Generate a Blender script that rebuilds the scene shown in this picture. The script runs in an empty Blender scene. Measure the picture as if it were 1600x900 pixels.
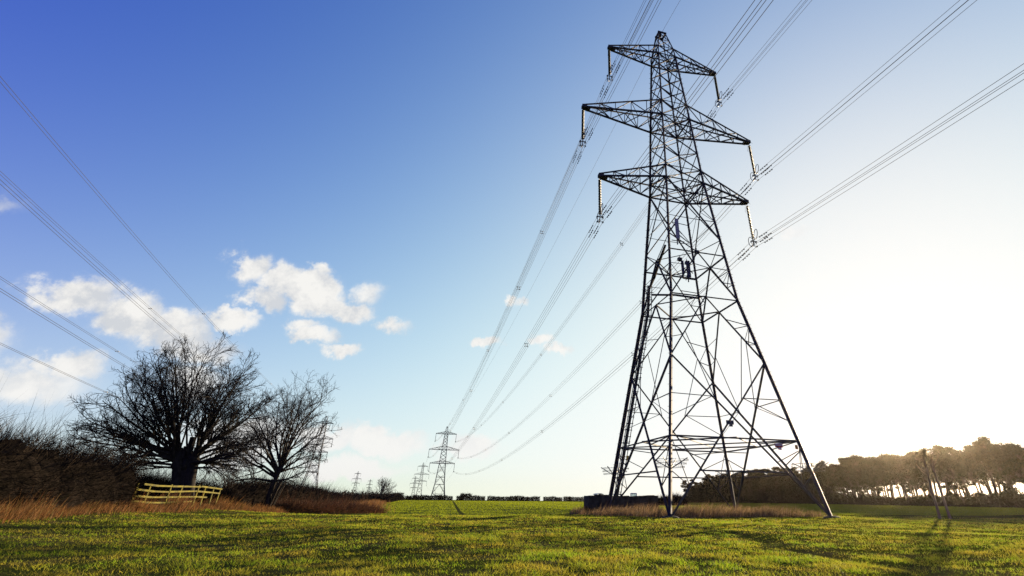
import bpy, math, random
import numpy as np
from mathutils import Matrix, Vector, Euler

# ------------------------------------------------------------------ camera, sky, sun, exposure
S = bpy.context.scene
COL = S.collection
R = math.radians
CAM_H = 0.898
SUN_AZ, SUN_EL = R(33.4), R(6.2)

cd = bpy.data.cameras.new('camera')
cam = bpy.data.objects.new('camera', cd); COL.objects.link(cam)
cd.sensor_width = 36; cd.sensor_fit = 'HORIZONTAL'
cd.lens = 761.436 / 1600 * 36
cd.shift_x = (800 - 914.45) / 1600
cd.shift_y = -(450 - 352.13) / 1600
cd.clip_start = 0.1; cd.clip_end = 20000
cam.matrix_world = Matrix.Translation((0, 0, CAM_H)) @ Matrix.Rotation(R(90) + 0.5139, 4, 'X') @ Matrix.Rotation(0.0091, 4, 'Z')
S.camera = cam

S.view_settings.view_transform = 'Standard'
S.view_settings.look = 'None'
S.view_settings.gamma = 1
EXPOSURE = 1.8
S.view_settings.exposure = EXPOSURE
S.view_settings.use_curve_mapping = False
S.cycles.max_bounces = 6
S.cycles.diffuse_bounces = 3
S.cycles.transparent_max_bounces = 8
S.cycles.volume_bounces = 0
S.cycles.use_adaptive_sampling = False
S.cycles.use_denoising = True
S.cycles.denoiser = 'OPENIMAGEDENOISE'
S.cycles.denoising_input_passes = 'RGB_ALBEDO_NORMAL'
S.cycles.denoising_prefilter = 'NONE'

sd = bpy.data.lights.new('sun', 'SUN')
sun = bpy.data.objects.new('sun', sd); COL.objects.link(sun)
sd.energy = 5.0; sd.angle = R(0.6); sd.color = (1.0, 0.80, 0.55)
SUN_DIR = Vector((math.sin(SUN_AZ) * math.cos(SUN_EL), math.cos(SUN_AZ) * math.cos(SUN_EL), math.sin(SUN_EL)))
sun.rotation_euler = (-SUN_DIR).to_track_quat('-Z', 'Y').to_euler()
sun.location = (0, 0, 80)


class NT:
    """small helper for node trees"""
    def __init__(s, tree):
        s.t = tree; s.n = tree.nodes; s.l = tree.links
    def new(s, typ, **kw):
        nd = s.n.new(typ)
        for k, v in kw.items():
            setattr(nd, k, v)
        return nd
    def put(s, sock, v):
        if hasattr(v, 'is_output'):
            s.l.new(v, sock)
        else:
            sock.default_value = v
    def math(s, op, a, b=0.0, c=0.0, clamp=False):
        nd = s.new('ShaderNodeMath', operation=op, use_clamp=clamp)
        s.put(nd.inputs[0], a); s.put(nd.inputs[1], b); s.put(nd.inputs[2], c)
        return nd.outputs[0]
    def vec(s, op, a, b=(0, 0, 0)):
        nd = s.new('ShaderNodeVectorMath', operation=op)
        s.put(nd.inputs[0], a); s.put(nd.inputs[1], b)
        return nd.outputs['Value'] if op in ('DOT_PRODUCT', 'LENGTH') else nd.outputs[0]
    def comb(s, x, y, z):
        nd = s.new('ShaderNodeCombineXYZ')
        s.put(nd.inputs[0], x); s.put(nd.inputs[1], y); s.put(nd.inputs[2], z)
        return nd.outputs[0]
    def sep(s, v):
        nd = s.new('ShaderNodeSeparateXYZ'); s.put(nd.inputs[0], v); return nd.outputs
    def noise(s, v, scale, detail=4, rough=0.5, dist=0.0):
        nd = s.new('ShaderNodeTexNoise')
        s.put(nd.inputs['Vector'], v); nd.inputs['Scale'].default_value = scale
        nd.inputs['Detail'].default_value = detail; nd.inputs['Roughness'].default_value = rough
        nd.inputs['Distortion'].default_value = dist
        return nd.outputs[0], nd.outputs[1]
    def ramp(s, f, stops):
        nd = s.new('ShaderNodeValToRGB'); s.put(nd.inputs[0], f)
        cr = nd.color_ramp
        while len(cr.elements) < len(stops): cr.elements.new(0.5)
        for e, (p, c) in zip(cr.elements, stops):
            e.position = p; e.color = (*c, 1) if len(c) == 3 else c
        return nd.outputs[0]
    def maprange(s, v, a, b, c=0.0, d=1.0, smooth=False):
        nd = s.new('ShaderNodeMapRange')
        if smooth: nd.interpolation_type = 'SMOOTHSTEP'
        s.put(nd.inputs[0], v)
        for i, x in enumerate((a, b, c, d)): nd.inputs[i + 1].default_value = x
        return nd.outputs[0]
    def mix(s, f, a, b, blend='MIX'):
        nd = s.new('ShaderNodeMix', data_type='RGBA', blend_type=blend)
        s.put(nd.inputs[0], f); s.put(nd.inputs[6], a if hasattr(a, 'is_output') else (*a, 1)); s.put(nd.inputs[7], b if hasattr(b, 'is_output') else (*b, 1))
        return nd.outputs[2]


def build_world():
    w = bpy.data.worlds.new('World'); S.world = w; w.use_nodes = True
    t = NT(w.node_tree); t.n.clear()
    out = t.new('ShaderNodeOutputWorld'); bg = t.new('ShaderNodeBackground')
    t.l.new(bg.outputs[0], out.inputs[0])
    bg.inputs[1].default_value = 0.15
    sky = t.new('ShaderNodeTexSky', sky_type='NISHITA')
    sky.sun_disc = False; sky.sun_elevation = SUN_EL; sky.sun_rotation = SUN_AZ
    sky.air_density = 1.0; sky.dust_density = 0.6; sky.ozone_density = 5.0; sky.altitude = 50
    d = t.new('ShaderNodeTexCoord').outputs['Generated']
    d = t.vec('NORMALIZE', d)
    x, y, z = t.sep(d)
    # bright aureole of the thin winter air round the low sun
    cosang = t.vec('DOT_PRODUCT', d, tuple(SUN_DIR))
    ang = t.math('ARCCOSINE', t.math('MINIMUM', cosang, 0.99999))
    e1 = t.math('EXPONENT', t.math('DIVIDE', ang, -0.40))
    e2 = t.math('EXPONENT', t.math('DIVIDE', ang, -0.25))
    # pale band of moist air low over the land
    hz = t.math('EXPONENT', t.math('DIVIDE', t.math('MAXIMUM', z, 0.0), -0.13))
    K = 0.15 * 2 ** EXPOSURE
    K0 = 0.15 * 2 ** 1.1
    tot = t.vec('MULTIPLY', sky.outputs[0], (0.02 * K0, 0.02 * K0, 1.90 * K0))
    lo = t.math('EXPONENT', t.math('SUBTRACT', t.math('DIVIDE', t.math('MAXIMUM', z, 0.0), -0.30), t.math('DIVIDE', ang, 0.50)))
    for e, c in ((e1, (0.0, 2.72, 1.115)), (e2, (6.3, 0.0, 0.0)), (hz, (1.12, 1.27, 0.987)), (lo, (6.183, 11.9, 0.0))):
        tot = t.vec('ADD', tot, t.vec('MULTIPLY', t.comb(e, e, e), c))
    # bright air saturates gently towards white
    g = t.comb(*[t.math('SUBTRACT', 1.0, t.math('EXPONENT', t.math('MULTIPLY', q, -1.0))) for q in t.sep(tot)])
    # cumulus: soft ellipses in azimuth and elevation, edges torn by noise
    az = t.math('ARCTAN2', x, y); el = t.math('ARCSINE', z)
    n1, nc = t.noise(d, 14, 7, 0.62)
    n2, nc2 = t.noise(d, 45, 5, 0.6)
    warp = t.vec('MULTIPLY', t.vec('SUBTRACT', nc, (0.5, 0.5, 0.5)), (0.10, 0.075, 0))
    warp2 = t.vec('MULTIPLY', t.vec('SUBTRACT', nc2, (0.5, 0.5, 0.5)), (0.03, 0.02, 0))
    P = t.vec('ADD', t.vec('ADD', t.comb(az, el, 0.0), warp), warp2)
    m = None
    for (a, e, wa, we, amp) in CLOUDS:
        q = t.vec('MULTIPLY', t.vec('SUBTRACT', P, (R(a), R(e), 0)), (1 / R(wa), 1 / R(we), 0))
        v = t.math('MULTIPLY_ADD', t.vec('DOT_PRODUCT', q, q), -amp, amp)
        m = v if m is None else t.math('MAXIMUM', m, v)
    m0 = m
    dens = t.math('ADD', m, t.math('MULTIPLY', t.math('SUBTRACT', n1, 0.5), 1.25))
    cov = t.math('ADD', t.maprange(dens, 0.08, 0.75, 0, 0.70, True), t.maprange(dens, -0.28, 0.9, 0, 0.26, True))
    n3, _ = t.noise(t.vec('ADD', d, (0.012, 0.006, 0.022)), 14, 7, 0.62)
    lit = t.math('ADD', t.math('MULTIPLY', t.math('SUBTRACT', n1, n3), 2.2), t.math('ADD', t.math('MULTIPLY', n2, 0.35), 0.33))
    shade = t.ramp(lit, [(0.25, (0.66, 0.68, 0.71)), (0.50, (0.84, 0.83, 0.81)), (0.72, (0.95, 0.93, 0.89))])
    shade = t.mix(t.maprange(z, 0.20, 0.06), shade, (0.945, 0.94, 0.92))
    shade = t.mix(t.math('MULTIPLY', e2, 3.0, clamp=True), shade, (0.97, 0.97, 0.96))
    g = t.mix(cov, g, shade)
    g = t.vec('MULTIPLY', g, (1 / K,) * 3)
    t.l.new(g, bg.inputs[0])


CLOUDS = [  # azimuth, elevation, half width, half height (degrees), density
    (-36.9, 19.7, 2.2, 2.0, 1.0), (-33.6, 18.9, 3.0, 2.2, 1.0), (-30.2, 18.7, 3.6, 2.5, 1.15), (-26.4, 17.2, 3.2, 1.5, 1.0),
    (-34.5, 17.0, 2.4, 1.4, 0.9), (-30.4, 21.0, 1.5, 1.1, 0.8), (-36.0, 14.7, 2.2, 1.0, 0.85), (-25.0, 19.4, 2.0, 1.5, 0.5),
    (-21.8, 16.3, 1.6, 1.0, 0.65), (-29.0, 14.5, 2.2, 1.0, 0.8), (-26.6, 13.3, 2.3, 1.0, 0.95), (-30.2, 15.4, 1.8, 0.8, 0.6),
    (-47.6, 14.3, 3.2, 1.8, 0.95), (-44.2, 13.6, 3.8, 2.3, 1.05), (-40.4, 12.9, 3.6, 2.5, 1.05), (-37.4, 11.9, 2.4, 1.8, 0.8),
    (-52.5, 10.2, 3.4, 1.6, 0.9), (-47.8, 7.4, 4.2, 2.2, 0.8), (-46.0, 8.9, 2.2, 1.4, 0.9), (-53.5, 5.4, 5.0, 2.0, 0.75), (-37.5, 9.0, 2.6, 1.8, 0.7),
    (-11.2, 15.6, 1.9, 0.7, 0.85), (-5.6, 16.6, 2.1, 0.9, 0.9), (-3.4, 15.5, 1.9, 0.8, 0.9), (-8.2, 20.0, 1.3, 0.8, 0.8),
    (-26.0, 5.2, 4.0, 1.7, 1.0), (-20.5, 4.8, 5.0, 1.6, 1.0), (-12.5, 4.6, 4.5, 1.5, 0.9), (-23.0, 2.4, 6.0, 1.3, 0.85), (-33, 4.5, 5, 2.2, 0.95),
    (26.0, 26.2, 2.4, 0.6, 0.65), (-56, 19.5, 2.6, 1.0, 0.6),
]
build_world()

# ------------------------------------------------------------------ frame of the power line
PSI = 0.2871
AX = np.array([math.cos(PSI), math.sin(PSI)])        # along the cross-arms
NX = np.array([-AX[1], AX[0]])                       # along the line, away from the camera
TX, TY = 8.957, 40.218


def line_xy(u, v):
    return (TX + AX[0] * u + NX[0] * v, TY + AX[1] * u + NX[1] * v)


def uv_of(x, y):
    dx, dy = x - TX, y - TY
    return dx * AX[0] + dy * AX[1], dx * NX[0] + dy * NX[1]


def pol(az, d):
    return (d * math.sin(R(az)), d * math.cos(R(az)))


def sstep(x, a, b):
    t = np.clip((x - a) / (b - a), 0, 1)
    return t * t * (3 - 2 * t)


def rut_x(y):
    return 4.85 + 0.22 * np.sin(y * 0.8) + 0.12 * np.sin(y * 2.1 + 1) - 0.03 * (y - 14)


def ground_z(x, y):
    x = np.asarray(x, float); y = np.asarray(y, float)
    u, v = uv_of(x, y)
    d = np.hypot(x, y)
    z = 0.55 * sstep(-u, 26, 37) * (1 - sstep(v, 30, 70))
    far = sstep(-u, 2, 12) * (1 - 0.8 * sstep(-u, 27, 34))
    z = z - 0.38 * sstep(v, 1, 9) * far + (0.38 * far + 0.30) * sstep(v, 18, 190)
    z = z + 0.35 * sstep(x, 45, 95)
    near = 1 - sstep(d, 60, 120)
    z = z + near * (0.035 * np.sin(x * 0.9 + 1.3 * np.sin(y * 0.31)) * np.sin(y * 0.55 + 0.8) + 0.03 * np.sin(x * 0.37 + y * 0.23))
    # made-up low swells, added so the low sun lays dark bands on the left
    ph = (x * 0.45 + y * 0.89) * (2 * np.pi / 8.5) + 1.4 * np.sin(x * 0.16 + 0.7) + 0.5 * np.sin(x * 0.41 + y * 0.13)
    z = z + near * 0.027 * np.sin(ph) * sstep(-x, -5, 6) * sstep(d, 4, 9)
    # shallow rut that crosses the field in front of the pylon
    w = x - rut_x(y)
    k = sstep(y, 3, 7) * (1 - sstep(y, 22, 27)) * near
    z = z - k * 0.035 * np.exp(-(w / 0.30) ** 2) + k * 0.02 * np.exp(-((w - 0.55) / 0.35) ** 2)
    z = z - 3.0 * sstep(d, 600, 1500)
    return z


# ------------------------------------------------------------------ mesh helpers
rng = np.random.default_rng(7)
random.seed(5)


def mesh_obj(name, V, F, mats, parent=None, smooth=False, mi=None):
    """F: list of index tuples, or (n,3)/(n,4) array"""
    me = bpy.data.meshes.new(name)
    V = np.asarray(V, np.float32)
    if isinstance(F, np.ndarray):
        k = F.shape[1]
        me.vertices.add(len(V)); me.vertices.foreach_set('co', V.ravel())
        me.loops.add(F.size); me.loops.foreach_set('vertex_index', F.astype(np.int32).ravel())
        me.polygons.add(len(F))
        me.polygons.foreach_set('loop_start', np.arange(0, F.size, k, dtype=np.int32))
        me.polygons.foreach_set('loop_total', np.full(len(F), k, np.int32))
        me.update(calc_edges=True)
    else:
        me.from_pydata([tuple(v) for v in V], [], F)
        me.update()
    for m in (mats if isinstance(mats, (list, tuple)) else [mats]):
        me.materials.append(m)
    if mi is not None:
        me.polygons.foreach_set('material_index', np.asarray(mi, np.int32))
    me.polygons.foreach_set('use_smooth', np.full(len(me.polygons), smooth))
    o = bpy.data.objects.new(name, me); COL.objects.link(o)
    if parent: o.parent = parent
    return o


class MB:
    def __init__(s): s.V = []; s.F = []
    def add(s, vs, fs):
        b = len(s.V); s.V += [tuple(v) for v in vs]; s.F += [tuple(i + b for i in f) for f in fs]
    def frame(s, p, q, up=None):
        p = Vector(p); q = Vector(q); d = (q - p).normalized()
        up = Vector(up) if up is not None else (Vector((0, 0, 1)) if abs(d.z) < 0.95 else Vector((1, 0, 0)))
        a = d.cross(up).normalized(); b = a.cross(d).normalized()
        return p, q, a, b
    def bar(s, p, q, w, h=None, up=None):
        h = h or w
        p, q, a, b = s.frame(p, q, up)
        vs = []
        for c in (p, q):
            for i, j in ((-1, -1), (1, -1), (1, 1), (-1, 1)):
                vs.append(c + a * (i * w / 2) + b * (j * h / 2))
        s.add(vs, [(0, 1, 5, 4), (1, 2, 6, 5), (2, 3, 7, 6), (3, 0, 4, 7), (3, 2, 1, 0), (4, 5, 6, 7)])
    def angle(s, p, q, w, up=None, t=None):
        """rolled steel angle section"""
        t = t or w * 0.16
        p, q, a, b = s.frame(p, q, up)
        prof = [(0, 0), (w, 0), (w, t), (t, t), (t, w), (0, w)]
        vs = [c + a * (x - w * .35) + b * (y - w * .35) for c in (p, q) for x, y in prof]
        s.add(vs, [(i, (i + 1) % 6, (i + 1) % 6 + 6, i + 6) for i in range(6)] + [(5, 4, 3, 2, 1, 0), (6, 7, 8, 9, 10, 11)])
    def box(s, c, size, rot=None):
        M = rot or Matrix.Identity(3)
        c = Vector(c); vs = []
        for k in (-1, 1):
            for i, j in ((-1, -1), (1, -1), (1, 1), (-1, 1)):
                vs.append(c + M @ Vector((i * size[0] / 2, j * size[1] / 2, k * size[2] / 2)))
        s.add(vs, [(0, 1, 5, 4), (1, 2, 6, 5), (2, 3, 7, 6), (3, 0, 4, 7), (3, 2, 1, 0), (4, 5, 6, 7)])
    def tube(s, pts, rad, n=6, cap=True):
        pts = [Vector(p) for p in pts]
        rad = rad if hasattr(rad, '__len__') else [rad] * len(pts)
        b0 = len(s.V)
        ref = None
        for i, p in enumerate(pts):
            d = (pts[min(i + 1, len(pts) - 1)] - pts[max(i - 1, 0)])
            d = d.normalized() if d.length > 1e-9 else Vector((0, 0, 1))
            if ref is None:
                ref = Vector((1, 0, 0)) if abs(d.x) < 0.8 else Vector((0, 1, 0))
            a = d.cross(ref).normalized(); b = d.cross(a)
            ref = b.cross(d) * -1 if False else ref
            for k in range(n):
                an = 2 * math.pi * k / n
                s.V.append(tuple(p + (a * math.cos(an) + b * math.sin(an)) * rad[i]))
        for i in range(len(pts) - 1):
            for k in range(n):
                k2 = (k + 1) % n
                s.F.append((b0 + i * n + k, b0 + i * n + k2, b0 + (i + 1) * n + k2, b0 + (i + 1) * n + k))
        if cap:
            s.F.append(tuple(b0 + k for k in range(n))[::-1]); e = b0 + (len(pts) - 1) * n
            s.F.append(tuple(e + k for k in range(n)))
    def lathe(s, base, prof, n=10, axis=None):
        """prof: (radius, height) pairs"""
        s.tube([Vector(base) + Vector((0, 0, h)) for r, h in prof], [max(r, 1e-3) for r, h in prof], n)
    def obj(s, name, mat, parent=None, smooth=False):
        return mesh_obj(name, s.V, s.F, mat, parent, smooth)


def empty(name, loc, rz=0.0):
    o = bpy.data.objects.new(name, None); COL.objects.link(o)
    o.location = loc; o.rotation_euler = (0, 0, rz); o.empty_display_size = 0.3
    return o


def tag(o, label=None, cat=None, group=None, kind=None):
    if label: o['label'] = label
    if cat: o['category'] = cat
    if group: o['group'] = group
    if kind: o['kind'] = kind
    return o


CHILD = {}
def copy_tree(o, parent=None):
    c = o.copy(); COL.objects.link(c)
    if parent: c.parent = parent
    for ch in [k for k in COL.objects if k.parent == o]:
        copy_tree(ch, c)
    return c


def ribbons(P, D, L, W, bend, segs=2, r=None):
    """N tapering curved blades as triangles; P (N,3) D (N,3) L (N,) W (N,) bend (N,3)"""
    r = r or rng
    N = len(P)
    side = np.cross(D, r.normal(size=(N, 3))); side /= np.linalg.norm(side, axis=1, keepdims=True) + 1e-9
    vs = []
    for i in range(segs + 1):
        t = i / segs
        c = P + D * (L * t)[:, None] + bend * (L * t * t)[:, None]
        if i < segs:
            w = (W * (1 - 0.75 * t) / 2)[:, None]
            vs += [c - side * w, c + side * w]
        else:
            vs.append(c)
    k = 2 * segs + 1
    V = np.stack(vs, 1).reshape(-1, 3)
    fs = []
    for i in range(segs - 1):
        a = 2 * i
        fs += [(a, a + 1, a + 3), (a, a + 3, a + 2)]
    a = 2 * (segs - 1)
    fs.append((a, a + 1, a + 2))
    F = (np.array(fs)[None] + (np.arange(N) * k)[:, None, None]).reshape(-1, 3)
    return V, F


def join(parts):
    Vs, Fs, mi, b = [], [], [], 0
    for i, (V, F) in enumerate(parts):
        Vs.append(V); Fs.append(F + b); b += len(V); mi.append(np.full(len(F), i))
    return np.concatenate(Vs), np.concatenate(Fs), np.concatenate(mi)


def vnoise(x, y, s, seed=0):
    """value noise 0..1"""
    x = np.asarray(x) / s; y = np.asarray(y) / s
    xi = np.floor(x).astype(np.int64); yi = np.floor(y).astype(np.int64)
    fx = x - xi; fy = y - yi; fx = fx * fx * (3 - 2 * fx); fy = fy * fy * (3 - 2 * fy)
    def h(a, b):
        n = (a * 374761393 + b * 668265263 + seed * 974711) & 0xffffffff
        n = ((n ^ (n >> 13)) * 1274126177) & 0xffffffff
        return ((n ^ (n >> 16)) & 0xffff) / 65535.0
    return (h(xi, yi) * (1 - fx) + h(xi + 1, yi) * fx) * (1 - fy) + (h(xi, yi + 1) * (1 - fx) + h(xi + 1, yi + 1) * fx) * fy


# ------------------------------------------------------------------ materials
def mat(name, col, rough=0.8, metal=0.0, var=None, scale=4.0, bump=0.0, bscale=40.0, spec=0.3, coord='Object'):
    m = bpy.data.materials.new(name); m.use_nodes = True
    t = NT(m.node_tree); b = t.n['Principled BSDF']
    b.inputs['Roughness'].default_value = rough; b.inputs['Metallic'].default_value = metal
    b.inputs['Specular IOR Level'].default_value = spec
    co = t.new('ShaderNodeTexCoord').outputs[coord]
    if var:
        f, _ = t.noise(co, scale, 5, 0.6)
        t.l.new(t.ramp(f, [(0.35, col), (0.65, var)]), b.inputs['Base Color'])
    else:
        b.inputs['Base Color'].default_value = (*col, 1)
    if bump:
        f, _ = t.noise(co, bscale, 4, 0.6)
        bp = t.new('ShaderNodeBump'); bp.inputs['Strength'].default_value = bump; bp.inputs['Distance'].default_value = 0.02
        t.l.new(f, bp.inputs['Height']); t.l.new(bp.outputs[0], b.inputs['Normal'])
    return m


def leafmat(name, cols, transl, tcol, rough=0.6, patch=None, pscale=0.25, spec=0.2):
    """foliage: colour picked per blade, light passing through"""
    m = bpy.data.materials.new(name); m.use_nodes = True
    t = NT(m.node_tree); b = t.n['Principled BSDF']; out = t.n['Material Output']
    geo = t.new('ShaderNodeNewGeometry')
    n = len(cols)
    c = t.ramp(geo.outputs['Random Per Island'], [(i / max(1, n - 1), cols[i]) for i in range(n)])
    if patch:
        f, _ = t.noise(geo.outputs['Position'], pscale, 3, 0.6)
        c = t.mix(t.maprange(f, 0.42, 0.62), c, patch)
    t.l.new(c, b.inputs['Base Color']); b.inputs['Roughness'].default_value = rough
    b.inputs['Specular IOR Level'].default_value = spec * 0.15
    if transl > 0:
        tr = t.new('ShaderNodeBsdfTranslucent')
        t.l.new(t.mix(1.0, c, tcol, 'MULTIPLY'), tr.inputs[0])
        mx = t.new('ShaderNodeMixShader'); mx.inputs[0].default_value = transl
        t.l.new(b.outputs[0], mx.inputs[1]); t.l.new(tr.outputs[0], mx.inputs[2])
        t.l.new(mx.outputs[0], out.inputs[0])
    return m


def ground_mat():
    m = bpy.data.materials.new('pasture_ground'); m.use_nodes = True
    t = NT(m.node_tree); b = t.n['Principled BSDF']
    pos = t.new('ShaderNodeNewGeometry').outputs['Position']
    x, y, z = t.sep(pos)
    n1, _ = t.noise(pos, 0.5, 5, 0.6); n2, _ = t.noise(pos, 9.0, 5, 0.7); n3, _ = t.noise(pos, 0.07, 3, 0.5)
    near = t.mix(t.maprange(n2, 0.3, 0.7), (0.022, 0.028, 0.006), (0.060, 0.072, 0.012))
    near = t.mix(t.maprange(n1, 0.45, 0.7), near, (0.075, 0.060, 0.024))
    # sown field behind: rows and tramlines run towards the horizon
    w = t.math('ADD', t.math('MULTIPLY', x, 0.973), t.math('MULTIPLY', y, 0.232))
    l = t.math('ADD', t.math('MULTIPLY', x, -0.232), t.math('MULTIPLY', y, 0.973))
    sp = t.comb(t.math('MULTIPLY', w, 1.3), t.math('MULTIPLY', l, 0.02), 0.0)
    nr, _ = t.noise(sp, 1.0, 5, 0.7)
    far = t.mix(t.maprange(nr, 0.3, 0.7), (0.070, 0.095, 0.012), (0.115, 0.140, 0.018))
    far = t.mix(t.maprange(n3, 0.4, 0.65), far, (0.105, 0.120, 0.022))
    for w0, hw, kk in ((1.35, 0.16, 0.7), (-4.2, 0.14, 0.4), (-12.5, 0.3, 0.6)):
        k = t.math('LESS_THAN', t.math('ABSOLUTE', t.math('SUBTRACT', w, w0)), hw)
        far = t.mix(t.math('MULTIPLY', k, kk), far, (0.035, 0.032, 0.014))
    v = t.math('ADD', t.math('MULTIPLY', x, float(NX[0])), t.math('MULTIPLY', y, float(NX[1])))
    v0 = float(TX * NX[0] + TY * NX[1])
    k = t.maprange(v, v0 + 2.0, v0 + 6.0)
    t.l.new(t.mix(k, near, far), b.inputs['Base Color'])
    b.inputs['Roughness'].default_value = 1.0; b.inputs['Specular IOR Level'].default_value = 0.0
    bp = t.new('ShaderNodeBump'); bp.inputs['Strength'].default_value = 0.6; bp.inputs['Distance'].default_value = 0.06
    t.l.new(n2, bp.inputs['Height']); t.l.new(bp.outputs[0], b.inputs['Normal'])
    return m


M = {}
M['ground'] = ground_mat()
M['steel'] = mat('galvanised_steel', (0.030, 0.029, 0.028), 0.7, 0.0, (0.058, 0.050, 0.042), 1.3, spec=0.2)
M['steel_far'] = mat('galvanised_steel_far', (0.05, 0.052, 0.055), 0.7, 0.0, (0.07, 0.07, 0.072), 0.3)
M['wire'] = mat('aluminium_conductor', (0.035, 0.036, 0.04), 0.8, 0.0, (0.05, 0.05, 0.055), 0.2, spec=0.1)
M['fit'] = mat('dark_fittings', (0.03, 0.03, 0.033), 0.5, 0.5, (0.05, 0.05, 0.052), 3)
M['glass'] = mat('toughened_glass_discs', (0.034, 0.034, 0.009), 0.5, 0.0, (0.050, 0.046, 0.012), 2.0, spec=0.15)
M['panel'] = mat('antenna_housing', (0.32, 0.28, 0.21), 0.6, 0.0, (0.38, 0.34, 0.26), 2)
M['cable'] = mat('black_cable', (0.016, 0.016, 0.018), 0.7, 0.0, (0.03, 0.03, 0.03), 3)
M['sign_dark'] = mat('sign_back', (0.05, 0.05, 0.055), 0.6, 0.3, (0.08, 0.08, 0.08), 6)
M['sign_white'] = mat('sign_white', (0.7, 0.68, 0.64), 0.5, 0.0, (0.6, 0.58, 0.52), 9)
M['sign_red'] = mat('sign_red', (0.45, 0.03, 0.02), 0.5, 0.0, (0.38, 0.04, 0.03), 9)
M['sign_orange'] = mat('tag_orange', (0.75, 0.24, 0.03), 0.5, 0.0, (0.62, 0.2, 0.04), 9)
M['sign_yellow'] = mat('tag_yellow', (0.7, 0.45, 0.04), 0.5, 0.0, (0.6, 0.4, 0.06), 9)
M['concrete'] = mat('weathered_concrete', (0.020, 0.016, 0.011), 0.95, 0.0, (0.062, 0.052, 0.038), 2.2, 0.6, 12)
M['muff'] = mat('mossy_concrete_footing', (0.012, 0.011, 0.008), 0.95, 0, (0.034, 0.029, 0.021), 5, 0.8, 15)
M['sheet'] = mat('grey_metal_sheet', (0.30, 0.33, 0.37), 0.45, 0.4, (0.22, 0.24, 0.27), 2)
M['bark'] = mat('oak_bark', (0.014, 0.012, 0.010), 0.95, 0, (0.032, 0.027, 0.022), 6, 0.7, 14, 0.1)
M['bark2'] = mat('ash_bark', (0.018, 0.015, 0.012), 0.95, 0, (0.04, 0.033, 0.026), 6, 0.6, 14, 0.1)
M['barkpaled'] = mat('sun_paled_bark', (0.12, 0.095, 0.065), 0.95, 0, (0.09, 0.07, 0.05), 1, 0, 14, 0.1)  # bark paled, sun grazing and glare put into the colour
M['pinebark'] = mat('pine_bark', (0.035, 0.025, 0.018), 0.95, 0, (0.07, 0.05, 0.035), 3, 0.6, 10, 0.1)
M['twig'] = leafmat('hedge_twigs', [(0.007, 0.006, 0.004), (0.015, 0.011, 0.008), (0.010, 0.008, 0.006), (0.030, 0.022, 0.015), (0.008, 0.006, 0.005), (0.075, 0.054, 0.036)], 0.0, (1, 1, 1), 0.9)
M['twigred'] = leafmat('bramble_stems', [(0.06, 0.03, 0.018), (0.11, 0.055, 0.032), (0.05, 0.032, 0.018), (0.14, 0.08, 0.045)], 0.15, (1, .8, .6), 0.8)
M['core'] = mat('hedge_painted_shade', (0.006, 0.005, 0.004), 1.0, 0, (0.013, 0.010, 0.008), 4, 0, 10, 0.0)  # near-black solid core, shade between the twigs put into its colour
M['fence'] = mat('split_chestnut_rail', (0.130, 0.110, 0.006), 0.9, 0, (0.050, 0.046, 0.009), 3, 0.4, 30, 0.2)
M['grass'] = leafmat('meadow_grass', [(0.074, 0.124, 0.012), (0.112, 0.168, 0.020), (0.094, 0.148, 0.015), (0.19, 0.168, 0.058), (0.052, 0.096, 0.010)], 0.6, (1.5, 1.55, 0.5), 0.6, (0.165, 0.135, 0.040), 0.8)
M['crop'] = leafmat('young_crop', [(0.085, 0.115, 0.012), (0.125, 0.150, 0.020), (0.105, 0.132, 0.015)], 0.5, (1.5, 1.45, 0.45), 0.6)
M['dry'] = leafmat('dead_grass', [(0.10, 0.050, 0.022), (0.19, 0.095, 0.040), (0.07, 0.040, 0.020), (0.28, 0.155, 0.065), (0.07, 0.075, 0.02)], 0.35, (1.1, .95, .75), 0.7)
M['reed'] = leafmat('dry_seedheads', [(0.09, 0.064, 0.032), (0.17, 0.122, 0.062), (0.06, 0.046, 0.022), (0.34, 0.25, 0.14), (0.06, 0.065, 0.018)], 0.35, (1.1, .95, .85), 0.7)
M['needle'] = leafmat('pine_needles', [(0.012, 0.012, 0.006), (0.024, 0.022, 0.009), (0.038, 0.029, 0.013)], 0.15, (1.2, 1.0, .5), 0.7)
M['scrub'] = leafmat('scrub_leaves', [(0.020, 0.018, 0.009), (0.034, 0.028, 0.013), (0.028, 0.026, 0.012)], 0.12, (1.2, .9, .5), 0.8)
M['glasspane'] = mat('cab_glass', (0.5, 0.55, 0.55), 0.1, 0, (0.55, 0.6, 0.6), 3)
M['cabpaint'] = mat('cab_paint', (0.16, 0.19, 0.22), 0.5, 0.1, (0.2, 0.22, 0.25), 3)
M['tractorpaint'] = mat('tractor_paint', (0.05, 0.09, 0.18), 0.5, 0.1, (0.06, 0.1, 0.2), 3)
M['tyre'] = mat('tyre_rubber', (0.02, 0.02, 0.02), 0.9, 0, (0.03, 0.028, 0.025), 8)


def pane_mat():
    m = bpy.data.materials.new('clear_pane'); m.use_nodes = True
    t = NT(m.node_tree); t.n.clear()
    o = t.new('ShaderNodeOutputMaterial'); a = t.new('ShaderNodeBsdfTransparent'); a.inputs[0].default_value = (.8, .85, .85, 1)
    g = t.new('ShaderNodeBsdfGlossy'); g.inputs['Roughness'].default_value = 0.05
    mx = t.new('ShaderNodeMixShader'); mx.inputs[0].default_value = 0.1
    t.l.new(a.outputs[0], mx.inputs[1]); t.l.new(g.outputs[0], mx.inputs[2]); t.l.new(mx.outputs[0], o.inputs[0])
    return m
M['pane'] = pane_mat()


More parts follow.
